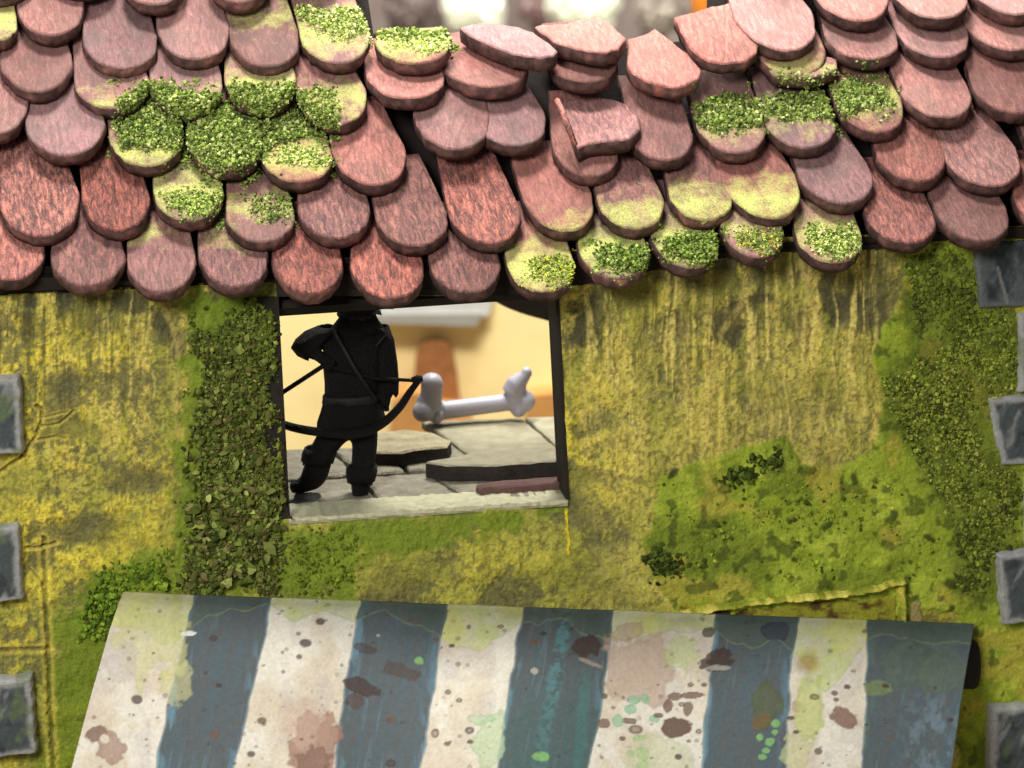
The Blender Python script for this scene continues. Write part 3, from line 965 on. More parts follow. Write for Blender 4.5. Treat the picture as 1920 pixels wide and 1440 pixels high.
DARKG = [(94, 106, 44), (80, 92, 36), (108, 118, 52), (62, 72, 30), (98, 96, 50), (124, 132, 66), (84, 78, 42)]
wall_crumbs([(366, 640), (420, 600), (520, 590), (527, 800), (540, 1000), (535, 1112), (345, 1112), (340, 960), (352, 880), (345, 800), (360, 720)], 8500, .0066, DARKG, 700, False, .0035, lie=.7, scale=46, dens=30, amp=120)
wall_crumbs([(370, 650), (520, 640), (540, 1000), (535, 1112), (345, 1112), (350, 800)], 900, .0125, DARKG, 705, True, .008, lie=.7, scale=46, dens=30, amp=100)
wall_crumbs([(345, 930), (420, 900), (535, 930), (545, 1000), (480, 1105), (345, 1108)], 420, .0165, DARKG + [(140, 146, 80), (120, 112, 70)], 710, True, .008, lie=.7, dens=20, amp=90)
wall_crumbs([(352, 600), (520, 575), (525, 720), (360, 720)], 1300, .0075, [(88, 100, 40), (108, 120, 46), (72, 80, 34)], 720, False, .003, amp=110, dens=20)
wall_crumbs([(1656, 712), (1700, 690), (1760, 640), (1890, 610), (1905, 740), (1840, 760), (1850, 860), (1905, 890), (1905, 1010), (1860, 1040), (1790, 1010), (1770, 930), (1700, 840)], 6500, .0062,
            [(118, 128, 48), (98, 108, 40), (134, 142, 54), (74, 82, 34), (148, 154, 70)], 730, False, .0035)
wall_crumbs([(1700, 480), (1815, 470), (1830, 580), (1895, 590), (1890, 640), (1720, 640)], 1700, .008, [(92, 102, 38), (112, 122, 46), (74, 82, 34)], 740, False, .003)
wall_crumbs([(1790, 980), (1910, 930), (1900, 1030), (1855, 1045), (1850, 1120), (1795, 1110)], 800, .009, [(96, 106, 40), (72, 80, 34), (120, 130, 48)], 750, False, .004)
wall_crumbs([(1350, 898), (1400, 868), (1470, 842), (1478, 870), (1420, 896), (1370, 908)], 420, .009, [(62, 76, 28), (46, 54, 24), (84, 98, 36)], 760, False, .005, scale=15)
wall_crumbs([(1212, 1042), (1240, 1028), (1292, 1036), (1290, 1052), (1250, 1082), (1222, 1078)], 260, .009, [(62, 76, 28), (46, 54, 24), (84, 98, 36)], 770, False, .004, scale=15)
wall_crumbs([(1240, 900), (1640, 880), (1780, 1000), (1790, 1140), (1290, 1130), (1215, 1040)], 900, .007, [(126, 140, 42), (96, 112, 34), (150, 158, 56), (70, 80, 30)], 780, False, .001)
wall_crumbs([(180, 1080), (310, 1030), (330, 1110), (230, 1110), (200, 1200), (150, 1200)], 500, .010, [(96, 122, 36), (72, 94, 30), (120, 144, 46)], 790, True, .003)
wall_crumbs([(550, 1000), (690, 985), (660, 1110), (550, 1110)], 220, .008, [(116, 130, 36), (84, 96, 32)], 800, True, .002)
wall_crumbs([(517, 580), (524, 580), (540, 960), (532, 965)], 150, .010, [(54, 56, 28), (80, 88, 36), (60, 48, 28)], 810, True, .006, scale=10)

# ------------------------------------------------------------------ awning
awning = empty('awning', wall_pt(1030, 1140))
tag(awning, 'stained blue and cream striped awning sheet sloping out from the mossy wall', 'awning')
AS = math.radians(30)
AD = (N * math.cos(AS) - Z * math.sin(AS)).normalized()
AN = (Z * math.cos(AS) + N * math.sin(AS)).normalized()
a_l, a_r = wall_pt(232, 1106, .03), wall_pt(1829, 1166, .03)
AU = (a_r - a_l).normalized()
APN = AU.cross(AD).normalized()
if APN.z < 0: APN = -APN

STR = {  # stripe edges: (y, left, right)
    0: ([1100, 1180, 1269, 1340, 1440, 1600], [366, 348, 326, 310, 292, 262], [511, 500, 482, 464, 440, 408]),
    1: ([1100, 1180, 1300, 1440, 1600], [680, 668, 641, 624, 600], [842, 832, 815, 789, 760]),
    2: ([1100, 1180, 1300, 1440, 1600], [987, 972, 952, 933, 910], [1157, 1148, 1130, 1105, 1080]),
    3: ([1100, 1180, 1270, 1440, 1600], [1354, 1338, 1328, 1314, 1300], [1502, 1496, 1482, 1472, 1460]),
    4: ([1100, 1180, 1300, 1440, 1600], [1632, 1624, 1622, 1616, 1610], [2000, 2000, 2000, 2000, 2000])}


def awning_paint(px, py):
    P = Paint(px.shape, (236, 226, 204))
    n1 = fbm(px / 60, py / 70, 401, 4); n2 = fbm(px / 9, py / 9, 402, 3); n3 = fbm(px / 22, py / 22, 403, 4)
    lon = fbm((px + py * .18) / 9, py / 160, 404, 3, .6)
    P.mix((222, 204, 180), sstep(.48, .66, n1) * .55)
    P.mix((246, 242, 228), sstep(.52, .40, n1) * .6)
    P.mix((206, 196, 190), sstep(.56, .64, fbm(px / 38, py / 46, 407, 2)) * .35)
    P.mix((214, 190, 160), sstep(.60, .72, n2) * .3)
    blue = np.zeros(px.shape)
    for k, (ys, ls, rs_) in STR.items():
        lx = np.interp(py, ys, ls) + 5 * (fbm(py / 40, px * 0 + k, 410 + k, 3) - .5) * 2
        rx_ = np.interp(py, ys, rs_) + 5 * (fbm(py / 40, px * 0 + k, 420 + k, 3) - .5) * 2
        e = np.minimum(px - lx, rx_ - px)
        b = sstep(-1.2, 1.2, e); blue = np.maximum(blue, b)
        base = (93, 101, 103)
        P.mix(base, b)
        P.mix((84, 106, 116) if k != 2 else (78, 104, 106), b * sstep(.42, .70, lon) * .55)
        P.mix((104, 124, 134), b * sstep(.66, .82, fbm((px + py * .2) / 7, py / 90, 430 + k, 3)) * .75)
        side = sstep(24, 10, px - lx) if k in (0, 1, 4) else sstep(14, 5, px - lx)
        P.mix((112, 150, 166) if k != 4 else (96, 122, 116), b * side * sstep(.40, .6, fbm(px / 14, py / 60, 440 + k, 3)) * .8)
        P.mix((104, 140, 158), b * sstep(24, 8, rx_ - px) * sstep(.45, .62, fbm(px / 14, py / 55, 450 + k, 3)) * .65)
        P.mix((176, 190, 190), b * sstep(5, 1, e) * .55)
    # teal streaks in the middle stripe, worn pale blue on the last one
    P.mix((96, 142, 146), blue * sstep(20, 7, np.abs(px - np.interp(py, [1120, 1440], [1068, 1010])) + 14 * (n3 - .5)) * sstep(.35, .6, n2) * .8)
    P.mix((84, 130, 128), blue * sstep(16, 5, np.abs(px - np.interp(py, [1250, 1440], [1100, 1082])) + 10 * (n3 - .5)) * sstep(1240, 1320, py) * .7)
    P.mix((70, 104, 100), blue * sstep(930, 960, px) * sstep(1160, 1100, px) * sstep(1240, 1400, py) * .45)
    P.mix((118, 138, 150), blue * sstep(.36, .70, fbm(px / 10, py / 14, 460, 4)) * sstep(80, 20, np.hypot((px - 1750) * .9, (py - 1385) * .62)) * .8)
    P.mix((104, 122, 112), blue * sstep(1640, 1680, px) * sstep(1305, 1285, py + 16 * (n3 - .5)) * sstep(.35, .6, n3) * .65)
    # green tide mark along the top edge with a crisp wavy rim
    edge = 1136 + (px - 232) * .0378 + 26 * (fbm(px / 55, px * 0, 470, 3) - .35) * 2
    edge = edge + 46 * np.exp(-((px - 880) / 55) ** 2) + 30 * np.exp(-((px - 1400) / 45) ** 2) + 105 * np.exp(-((px - 1545) / 50) ** 2) + 60 * np.exp(-((px - 300) / 70) ** 2)
    tm = sstep(1.5, -1.5, py - edge)
    P.mix((212, 218, 150), tm * (1 - blue) * (.45 + .45 * sstep(.4, .6, n3)))
    P.mix((92, 108, 98), tm * blue * .65)
    P.mix((150, 164, 120), sstep(2.4, .8, np.abs(py - edge)) * (.3 + .12 * blue))
    P.mix((226, 226, 130), tm * (1 - blue) * sstep(.52, .62, n1) * .6)
    P.mix((168, 140, 62), (1 - blue) * sstep(34, 8, np.hypot(px - 1510, (py - 1248) * 1.1) + 16 * (n3 - .5)) * .75)

    def blob(cx, cy, rx, ry, rgb, a, rag=.5, ring=0, ang=0.0, sc=14):
        ca, sa = math.cos(ang), math.sin(ang)
        dx, dy = px - cx, py - cy
        d = np.hypot((dx * ca + dy * sa) / rx, (-dx * sa + dy * ca) / ry)
        nz = (fbm(px / sc, py / sc, int(cx * 3 + cy) % 997, 3) - .5) * 2 * rag
        m = sstep(1.10, .92, d + nz)
        P.mix(rgb, m * a)
        if ring: P.mix(tuple(int(c * .72) for c in rgb), m * sstep(.72, .95, d + nz) * ring)
    BR = (122, 86, 70); DB = (74, 54, 46); LB = (206, 180, 160)
    blob(285, 1185, 70, 85, (212, 210, 140), .55, .6, .1, .3, 24); blob(330, 1280, 30, 40, (216, 212, 150), .5, .5, .15)
    blob(225, 1240, 34, 36, (204, 194, 186), .6, .4, 0, 0, 20)
    blob(1200, 1255, 62, 70, LB, .8, .5, .12, .2, 30); blob(1170, 1190, 34, 16, (196, 168, 140), .6, .6, .2, -.4)
    blob(585, 1405, 46, 60, (170, 126, 108), .8, .55, .15, .3, 22); blob(590, 1425, 34, 28, BR, .55, .6, .1, 0, 16); blob(560, 1360, 40, 50, (214, 184, 164), .5, .6, 0, .3, 26)
    blob(182, 1378, 22, 14, BR, .8, .4, .2, -.5); blob(208, 1402, 26, 30, (172, 132, 112), .75, .5, .2); blob(197, 1386, 9, 9, (236, 226, 204), .9, .3)
    blob(675, 1288, 36, 15, DB, .85, .4, .2, .3); blob(666, 1316, 20, 13, (92, 74, 68), .8, .4, .2, .1); blob(685, 1218, 26, 8, DB, .6, .5, 0, .2)
    blob(752, 1258, 32, 13, (88, 70, 60), .7, .5, .1, .2); blob(1098, 1216, 28, 20, DB, .85, .5, .15, -.5); blob(1105, 1246, 24, 4, (190, 170, 150), .6, .4, 0, .35)
    blob(1348, 1236, 30, 20, DB, .85, .55, .1, -.3); blob(1328, 1186, 13, 9, (96, 84, 72), .85, .4, .2, -.3); blob(1345, 1254, 26, 5, (206, 196, 184), .6, .5, 0, .05)
    blob(1268, 1362, 27, 20, (106, 76, 62), .92, .3, .2, -.2); blob(1582, 1352, 27, 20, (138, 98, 84), .85, .4, .15, .4); blob(1496, 1332, 15, 11, (190, 160, 130), .8, .4, .2, .4)
    for cx, cy, rx, ry in ((1265, 1305, 14, 8), (1300, 1303, 22, 6), (1252, 1322, 9, 13), (1290, 1328, 9, 12), (1180, 1352, 14, 7), (1132, 1359, 11, 8)):
        blob(cx, cy, rx, ry, (128, 98, 86), .85, .4, .2)
    for cx, cy, rx, ry in ((1188, 1312, 13, 9), (1180, 1331, 12, 9), (1158, 1352, 10, 12), (1228, 1346, 10, 7), (1210, 1310, 8, 8)):
        blob(cx, cy, rx, ry, (150, 200, 158), .75, .35, .2)
    for cx, cy, rx, ry in ((1202, 1384, 12, 7), (1205, 1412, 12, 16), (1183, 1414, 6, 7), (1012, 1424, 14, 9), (1452, 1362, 8, 7), (1451, 1380, 6, 6), (1442, 1396, 9, 8), (1423, 1388, 6, 7),
                           (1434, 1412, 7, 5), (1427, 1423, 8, 5), (1205, 1436, 10, 8), (786, 1238, 9, 9)):
        blob(cx, cy, rx, ry, (148, 206, 118), .72, .5, .3)
    blob(915, 1392, 26, 60, (196, 216, 170), .7, .5, .25, .15, 20); blob(900, 1352, 26, 10, (170, 206, 160), .5, .5, .2)
    blob(1516, 1330, 30, 60, (204, 214, 130), .75, .4, .2, .05, 22); blob(1436, 1326, 30, 46, (96, 104, 66), .7, .4, .25, .1, 22); blob(1424, 1356, 16, 15, (128, 98, 52), .6, .5)
    blob(1240, 1420, 70, 40, (210, 216, 170), .5, .6, .1, 0, 26); blob(1490, 1420, 26, 36, (206, 206, 150), .6, .5, .1)
    blob(1700, 1245, 48, 44, (100, 116, 100), .55, .3, .3); blob(1760, 1262, 44, 40, (108, 124, 104), .55, .3, .35); blob(1645, 1290, 26, 14, (130, 146, 92), .7, .6, 0)
    blob(1455, 1185, 26, 20, (64, 70, 88), .8, .25, .3); blob(352, 1190, 15, 4.5, (240, 240, 234), 1, .3, 0, -.05); blob(1000, 1265, 7, 6, (190, 184, 170), .9, .5); blob(708, 1193, 5, 3, (190, 190, 186), .9)
    blob(1280, 1225, 30, 30, (206, 218, 150), .6, .6, .15)
    # spatter
    rs = random.Random(5)
    drops = [(600, 1169, 9, 7), (572, 1211, 12, 8), (560, 1238, 6, 5), (470, 1420, 8, 6), (490, 1358, 9, 7), (176, 1346, 5, 4), (257, 1310, 11, 9), (840, 1298, 6, 5), (816, 1374, 8, 9), (880, 1371, 9, 7),
             (847, 1212, 6, 4), (938, 1178, 7, 4), (1132, 1308, 7, 6), (1192, 1368, 14, 9), (1295, 1283, 6, 4), (1320, 1284, 6, 4), (1272, 1418, 7, 6), (1310, 1371, 6, 5), (1306, 1388, 5, 4),
             (1525, 1313, 10, 6), (1563, 1305, 7, 5), (1566, 1317, 6, 4), (1532, 1415, 8, 7), (1490, 1379, 6, 4), (1480, 1353, 8, 4), (400, 1200, 8, 6), (402, 1381, 10, 7), (733, 1348, 9, 7), (733, 1430, 10, 8),
             (880, 1440, 5, 4), (728, 1162, 5, 5), (770, 1163, 6, 4), (668, 1161, 5, 4), (1000, 1208, 9, 6), (1018, 1192, 7, 4), (985, 1180, 5, 4), (1235, 1340, 10, 5)]
    for _ in range(520):
        x = rs.uniform(140, 1800); y = rs.uniform(1120, 1560)
        r_ = rs.choice((1.6, 1.8, 2.2, 2.6, 3, 3.4, 4.6)); drops.append((x, y, r_ * rs.uniform(1, 1.5), r_))
    for x, y, a, b in drops:
        i = np.abs(px - x) < 18; i &= np.abs(py - y) < 16
        if not i.any(): continue
        d = np.hypot((px[i] - x) / a, (py[i] - y) / b)
        m = sstep(1.15, .8, d) * (rs.uniform(.25, .75) if a < 6 else .85)
        core = sstep(.8, .2, d) * (0.35 if rs.random() < .4 else 0)
        colr = s2l((116, 88, 74) if rs.random() < .6 else (78, 58, 50))
        sub = P.c[i]; mm = (m * (1 - core))[:, None]
        P.c[i] = sub * (1 - mm) + colr * mm
    P.mul(.86 + .26 * fbm(px / 4.5, py / 4.5, 490, 2) )
    P.mul(.95 + .1 * n2)
    return P.c


def build_awning():
    ny, nx = 210, 860
    s, t_ = np.meshgrid(np.linspace(0, 1, nx), np.linspace(0, 1, ny))
    yb = 1106 + 60 * s
    ye = 1580 + 30 * s
    PY = yb + (ye - yb) * t_
    lx = np.interp(PY, [1106, 1180, 1300, 1440, 1600], [232, 206, 172, 135, 92])
    rx_ = np.interp(PY, [1160, 1230, 1330, 1440, 1620], [1829, 1816, 1800, 1785, 1758])
    ly = lx; PX = lx + (rx_ - lx) * s
    co = on_plane_np(PX, PY, a_l, APN)
    h = .006 * np.sin(PX / 78 + 1.2) * sstep(0, .3, t_) + .004 * (fbm(PX / 90, PY / 120, 480) - .5) - .006 * sstep(.12, 0, t_) ** 2 + .004
    h = h - .003 * sstep(.05, 0, t_)
    co = co + h.ravel()[:, None] * np.array(APN)[None]
    col = awning_paint(PX, PY).reshape(-1, 3) * 0.58
    n = len(co)
    q = grid_quads(ny, nx).reshape(-1, 4)
    under = co - np.array(APN)[None] * .006
    i = np.arange(n).reshape(ny, nx)
    q2 = q[:, ::-1] + n
    rim = []
    for seq in (i[0, :], i[:, -1], i[-1, ::-1], i[::-1, 0]):
        rim.append(np.stack([seq[:-1], seq[1:], seq[1:] + n, seq[:-1] + n], -1))
    o = np_mesh('sheet', np.concatenate([co, under]), np.concatenate([q, q2] + rim), M_CLOTH, None, np.concatenate([col, col * .9]))
    return adopt(o, awning)


build_awning()
# dark curled housing behind the top edge: a D-section roller seen at its end
rv, rf = [], []
prof = []
for i in range(17):
    a = math.radians(-20 + 220 * i / 16)
    prof.append((math.cos(a), math.sin(a)))
pl = wall_pt(246, 1112, 0); pr = wall_pt(1822, 1172, 0)
du = (pr - pl).normalized()
secs = [pl, pr, pr + du * .008, pr + du * .012]
for k, c in enumerate(secs):
    f = (1, 1, .9, .6)[k]
    for (x, y) in prof:
        # reaches down below the sheet; flat back on the wall
        rv.append(c + N * (.012 + .022 * f * max(-.5, y)) - Z * (.078 - .052 * f * x))
m_ = len(prof)
for k in range(len(secs) - 1):
    for i in range(m_ - 1):
        rf.append((k * m_ + i, k * m_ + i + 1, (k + 1) * m_ + i + 1, (k + 1) * m_ + i))
rf.append(tuple(range(m_ * (len(secs) - 1), m_ * len(secs))))
rf.append(tuple(range(m_ - 1, -1, -1)))
adopt(mesh_obj('roller', rv, rf, M_DARKSTEEL, None, True), awning)

# ------------------------------------------------------------------ floor of the upper room
FZ = wall_pt(800, 952).z - .004


def floor_pt(px, py, up=0.0):
    return on_plane(px, py, Vector((0, 0, FZ + up)), Z)


M_SLAB = plain_mat('grey_paving', (144, 138, 120), 0.9, 0.4, 30, .9, .010)
M_SLABG = plain_mat('greenish_paving', (144, 138, 114), 0.85, 0.25, 26, .6, .006)
M_FBASE = plain_mat('dark_floor_bed', (70, 66, 50), 0.9, 0.3, 20)
fb = [floor_pt(430, 950), floor_pt(1180, 915), floor_pt(1130, 786), floor_pt(836, 792), floor_pt(720, 838), floor_pt(440, 842)]
# extend under the wall so that nothing gapes
bed = prism('floor', [p - Z * .012 for p in fb], -Z * .05, M_FBASE, house)


M_SLABEDGE = plain_mat('dark_stone_edge', (48, 42, 36), .9, .5, 40, .8, .006)


def slab(poly, mat, parent, name='floor_slab', th=.016, up=0.0, seed=0, edge=None):
    r = random.Random(seed)
    pts = [floor_pt(x, y, up) for x, y in poly]
    c = sum(pts, Vector()) / len(pts)
    dense = []
    n = len(pts)
    for i in range(n):
        a, b = pts[i], pts[(i + 1) % n]
        m = max(2, int((b - a).length / .02))
        for k in range(m):
            q = a.lerp(b, k / m); q = q + Vector((r.uniform(-1, 1), r.uniform(-1, 1), 0)) * .0018
            dense.append(q)
    v, f = [], []
    n = len(dense)
    v.append(c + Z * .001)
    for ins, z in ((.006, 0.0), (.001, -.003), (0, -th)):
        for q in dense:
            d = (c - q); d.z = 0
            v.append(q + d.normalized() * ins + Z * (z + r.uniform(-.0008, .0008)))
    for i in range(n):
        j = (i + 1) % n
        f.append((0, 1 + i, 1 + j))
        for k in range(2):
            f.append((1 + k * n + i, 1 + (k + 1) * n + i, 1 + (k + 1) * n + j, 1 + k * n + j))
    o = mesh_obj(name, v, f, mat, None, False)
    if edge:
        o.data.materials.append(edge)
        o.data.polygons.foreach_set('material_index', [0, 0, 1] * n)
    bm = bmesh.new(); bm.from_mesh(o.data); bmesh.ops.recalc_face_normals(bm, faces=bm.faces); bm.to_mesh(o.data); bm.free()
    return adopt(o, parent) if parent else o


SL = [([(440, 846), (616, 840), (668, 890), (440, 905)], M_SLAB), ([(622, 840), (720, 836), (760, 884), (675, 890)], M_SLAB),
      ([(440, 909), (672, 894), (712, 950), (430, 960)], M_SLAB), ([(680, 894), (802, 886), (872, 938), (722, 948)], M_SLAB),
      ([(810, 886), (960, 876), (1010, 930), (880, 938)], M_SLAB), ([(968, 876), (1180, 862), (1200, 920), (1020, 928)], M_SLABG),
      ([(727, 838), (842, 828), (900, 872), (768, 882)], M_SLAB), ([(846, 826), (790, 790), (978, 782), (1052, 846), (1060, 864), (906, 874)], M_SLABG),
      ([(985, 782), (1130, 776), (1180, 840), (1060, 848)], M_SLABG)]
for i, (p, m) in enumerate(SL):
    slab(p, m, house, up=random.uniform(-.002, .002), seed=i)
# loose stones lying on the floor
o = slab([(690, 812), (760, 804), (812, 810), (846, 824), (838, 838), (800, 840), (752, 848), (700, 848), (680, 834)],
         plain_mat('mossy_stone', (176, 164, 132), .9, .35, 30, .9, .008), None, 'broken_slab', .028, .028, 50, M_SLABEDGE)
tag(o, 'chipped pinkish stone slab with green tinge behind the archer', 'stone slab')
o = slab([(798, 866), (840, 872), (930, 872), (1060, 862), (1180, 846), (1180, 822), (1062, 838), (880, 846), (872, 852)],
         plain_mat('long_slab_stone', (150, 143, 120), .9, .25, 30, .7, .006), None, 'stone_plank', .032, .034, 51, M_SLABEDGE)
tag(o, 'long thin stone slab with a dark edge lying beside the window corner', 'stone slab')
o = slab([(890, 908), (940, 900), (1010, 894), (1062, 894), (1056, 904), (970, 911), (900, 915)],
         plain_mat('red_tile_piece', (98, 72, 66), .85, .3, 40, .6, .005), None, 'fallen_tile', .020, .014, 52)
tag(o, 'dusty red fallen tile fragment under the long stone slab', 'tile fragment')

# ------------------------------------------------------------------ bone
def fused(name, prims, voxel, mat, smooth_it=8):
    """spheres and tapered rods melted into one skin"""
    bm = bmesh.new()
    for p in prims:
        if p[0] == 's':
            _, c, r, sc_ = p
            mt = Matrix.Translation(c) @ (sc_ if isinstance(sc_, Matrix) else Matrix.Diagonal((sc_[0], sc_[1], sc_[2], 1)))
            bmesh.ops.create_uvsphere(bm, u_segments=20, v_segments=14, radius=r, matrix=mt)
        else:
            _, a, b, ra, rb = p
            d = b - a
            mt = Matrix.Translation((a + b) / 2) @ d.to_track_quat('Z', 'Y').to_matrix().to_4x4()
            bmesh.ops.create_cone(bm, cap_ends=True, segments=24, radius1=ra, radius2=rb, depth=d.length, matrix=mt)
    me = bpy.data.meshes.new(name); bm.to_mesh(me); bm.free()
    o = bpy.data.objects.new(name, me); COL.objects.link(o)
    rm = o.modifiers.new('r', 'REMESH'); rm.mode = 'VOXEL'; rm.voxel_size = voxel
    sm = o.modifiers.new('s', 'SMOOTH'); sm.iterations = smooth_it; sm.factor = .5
    dg = bpy.context.evaluated_depsgraph_get(); dg.update()
    ev = bpy.data.meshes.new_from_object(o.evaluated_get(dg))
    o.modifiers.clear(); o.data = ev; ev.name = name
    ev.materials.clear(); ev.materials.append(mat)
    ev.polygons.foreach_set('use_smooth', [True] * len(ev.polygons))
    return o


bone_base = floor_pt(900, 793)
bp0 = bone_base


def bpt(px, py, dep=0.0):
    return on_plane(px, py, bp0 + N * dep, N)


dsc = depth_of(bp0) * K
prims = [('r', bpt(812, 772), bpt(970, 752), 17.5 * dsc, 16 * dsc),
         ('r', bpt(808, 765, .012), bpt(810, 716, .018), 20 * dsc, 21 * dsc), ('s', bpt(809, 716, .018), 21 * dsc, (1, 1, .82)),
         ('s', bpt(793, 772, .02), 20 * dsc, (1, 1, 1)), ('s', bpt(818, 768, -.01), 20 * dsc, (1, 1, 1.1)),
         ('s', bpt(800, 752, .01), 19 * dsc, (1, 1, 1)), ('s', bpt(818, 780, .015), 15 * dsc, (1, 1, 1)),
         ('s', bpt(966, 742, 0), 21 * dsc, (1, 1, 1.1)), ('s', bpt(986, 752, .01), 18 * dsc, (1, 1, 1.15)), ('s', bpt(972, 768, .01), 15 * dsc, (1, 1, 1)),
         ('r', bpt(962, 735, .006), bpt(970, 716, .012), 22 * dsc, 19 * dsc), ('r', bpt(968, 720, .012), bpt(986, 702, .016), 19 * dsc, 11 * dsc), ('s', bpt(987, 699, .016), 11 * dsc, (1, 1, 1.1))]
bone = fused('bone', prims, .0028, M_BONE, 6)
tag(bone, 'pale grey plastic bone with knobbed ends lying on the floor edge', 'bone')

# ------------------------------------------------------------------ archer figurine
FIG_OUT = -0.15


def fg(px, py, dep=0.0):
    return wall_pt(px, py, FIG_OUT) + N * (dep * K)


FK = depth_of(fg(660, 800)) * K
archer = empty('archer_figurine', fg(640, 935))
tag(archer, 'black archer figurine with helmet and drawn bow standing in the window opening', 'figurine')
J = [  # px, py, depth, radius
    (662, 795, 0, 33), (661, 735, 0, 37), (661, 668, 0, 40), (666, 618, 2, 19), (669, 596, 4, 22), (671, 572, 4, 26), (671, 552, 2, 18),      # 0-6
    (708, 634, 0, 21), (722, 692, 0, 17), (722, 735, 14, 12), (719, 752, 18, 10),                                                          # 7-10
    (616, 632, 0, 21), (573, 648, 14, 17), (598, 662, 34, 11), (610, 669, 38, 9),                                                          # 11-14
    (630, 804, 0, 28), (600, 850, 6, 25), (592, 892, 0, 21), (572, 908, 6, 16), (542, 912, 12, 12),                                         # 15-19
    (688, 808, 0, 27), (680, 864, 8, 24), (676, 910, 2, 20), (674, 930, 8, 16), (670, 934, 26, 12),                                         # 20-24
    (672, 586, 30, 5), (604, 909, -4, 13)]                                                                                                                     # 25 nose
E = [(0, 1), (1, 2), (2, 3), (3, 4), (4, 5), (5, 6), (2, 7), (7, 8), (8, 9), (9, 10), (2, 11), (11, 12), (12, 13), (13, 14),
     (0, 15), (15, 16), (16, 17), (17, 18), (18, 19), (0, 20), (20, 21), (21, 22), (22, 23), (23, 24), (4, 25), (17, 26)]


def fingers(hand, dirx, diry):
    hx, hy, hd, _ = J[hand]
    for k in range(5):
        if k < 4:
            a = (hx + dirx * 5 - diry * (k - 1.5) * 4.2, hy + diry * 5 + dirx * (k - 1.5) * 4.2, hd + 3, 3.0)
            b = (a[0] + dirx * (7 - abs(k - 1.2)), a[1] + diry * (7 - abs(k - 1.2)), hd + 8, 2.6)
            c = (b[0] - dirx * 1.5 + diry * .5, b[1] + diry * 1.5, hd + 2, 2.2)
        else:
            a = (hx - diry * 9, hy + dirx * 9, hd + 4, 3.2); b = (a[0] + dirx * 6, a[1] + diry * 6, hd + 8, 2.8); c = (b[0] + dirx * 4, b[1] + diry * 4, hd + 6, 2.3)
        i = len(J); J.extend([a, b, c]); E.extend([(hand, i), (i, i + 1), (i + 1, i + 2)])


fingers(10, -.1, 1); fingers(14, .9, .45)


def skin_mesh(name, joints, edges, mat, root=0, sub=2):
    me = bpy.data.meshes.new(name)
    me.from_pydata([tuple(fg(x, y, d)) for x, y, d, r in joints], edges, [])
    o = bpy.data.objects.new(name, me); COL.objects.link(o)
    o.modifiers.new('skin', 'SKIN').use_smooth_shade = True
    ss = o.modifiers.new('sub', 'SUBSURF'); ss.levels = ss.render_levels = sub
    for i, (x, y, d, r) in enumerate(joints):
        o.data.skin_vertices[0].data[i].radius = (r * FK, r * FK)
        o.data.skin_vertices[0].data[i].use_root = (i == root)
    dg = bpy.context.evaluated_depsgraph_get(); dg.update()
    ev = bpy.data.meshes.new_from_object(o.evaluated_get(dg))
    o.modifiers.clear(); o.data = ev; ev.name = name
    ev.materials.clear(); ev.materials.append(mat)
    return o


adopt(skin_mesh('body', J, E, M_BLACK), archer)


def shell(name, rows, mat, parent, seg=34, fold=.06, ratio=.62, seed=1):
    """garment: stacked ovals (cx, cy, half width, depth offset)"""
    v, f = [], []
    for k, (cx, cy, hw, dep) in enumerate(rows):
        for i in range(seg):
            a = 2 * math.pi * i / seg
            w = 1 + fold * math.sin(5 * a + k * .35 + seed) * (k / len(rows)) + random.uniform(-.022, .022)
            if k == len(rows) - 1: w *= 1 + random.uniform(-.05, .05)
            v.append(fg(cx, cy + (random.uniform(-5, 5) if k == len(rows) - 1 else 0)) + U * (math.cos(a) * hw * FK * w) + N * (math.sin(a) * hw * ratio * FK * w + dep * K) + Z * (random.uniform(-1, 1) * .0008))
    for k in range(len(rows) - 1):
        for i in range(seg):
            j = (i + 1) % seg
            f.append((k * seg + i, (k + 1) * seg + i, (k + 1) * seg + j, k * seg + j))
    o = mesh_obj(name, v, f, mat, None, True)
    so = o.modifiers.new('thick', 'SOLIDIFY'); so.thickness = .003
    return adopt(o, parent)


shell('tunic', [(664, 606, 26, 0), (663, 618, 46, 0), (663, 640, 55, 0), (663, 680, 55, 0), (662, 715, 51, 0), (661, 742, 49, 0), (660, 770, 56, 0), (659, 788, 61, 2), (659, 802, 60, 3)], M_BLACK, archer)
shell('belt', [(661, 738, 52, 1), (661, 742, 54, 1), (661, 750, 54, 1), (661, 754, 52, 1)], M_DARKSTEEL, archer, fold=0)
shell('hood', [(671, 582, 32, 2), (670, 594, 32, 2), (669, 604, 38, 2), (667, 616, 46, 2), (667, 626, 50, 2)], M_BLACK, archer, fold=.1)
shell('helmet', [(671, 540, 4, 2), (671, 543, 22, 2), (671, 552, 31, 2), (671, 566, 35, 3), (671, 578, 35, 3), (672, 584, 38, 4), (673, 589, 39, 5)], M_DARKSTEEL, archer, fold=0, ratio=.95)
shell('sleeve', [(618, 612, 20, 4), (600, 622, 27, 6), (582, 636, 27, 10), (573, 648, 25, 14), (577, 660, 18, 18), (584, 664, 10, 20)], M_BLACK, archer, fold=.08, ratio=.9, seed=3)
shell('sleeve', [(706, 612, 20, 0), (714, 640, 23, 0), (722, 680, 21, 0), (726, 715, 19, 4), (726, 738, 17, 8)], M_BLACK, archer, fold=.08, ratio=.9, seed=4)
shell('boot_cuff', [(601, 838, 27, 3), (598, 850, 30, 3), (594, 866, 26, 3)], M_BLACK, archer, fold=.05, ratio=.9)
shell('boot_cuff', [(678, 872, 26, 3), (677, 886, 27, 3), (676, 902, 23, 3)], M_BLACK, archer, fold=.05, ratio=.9)


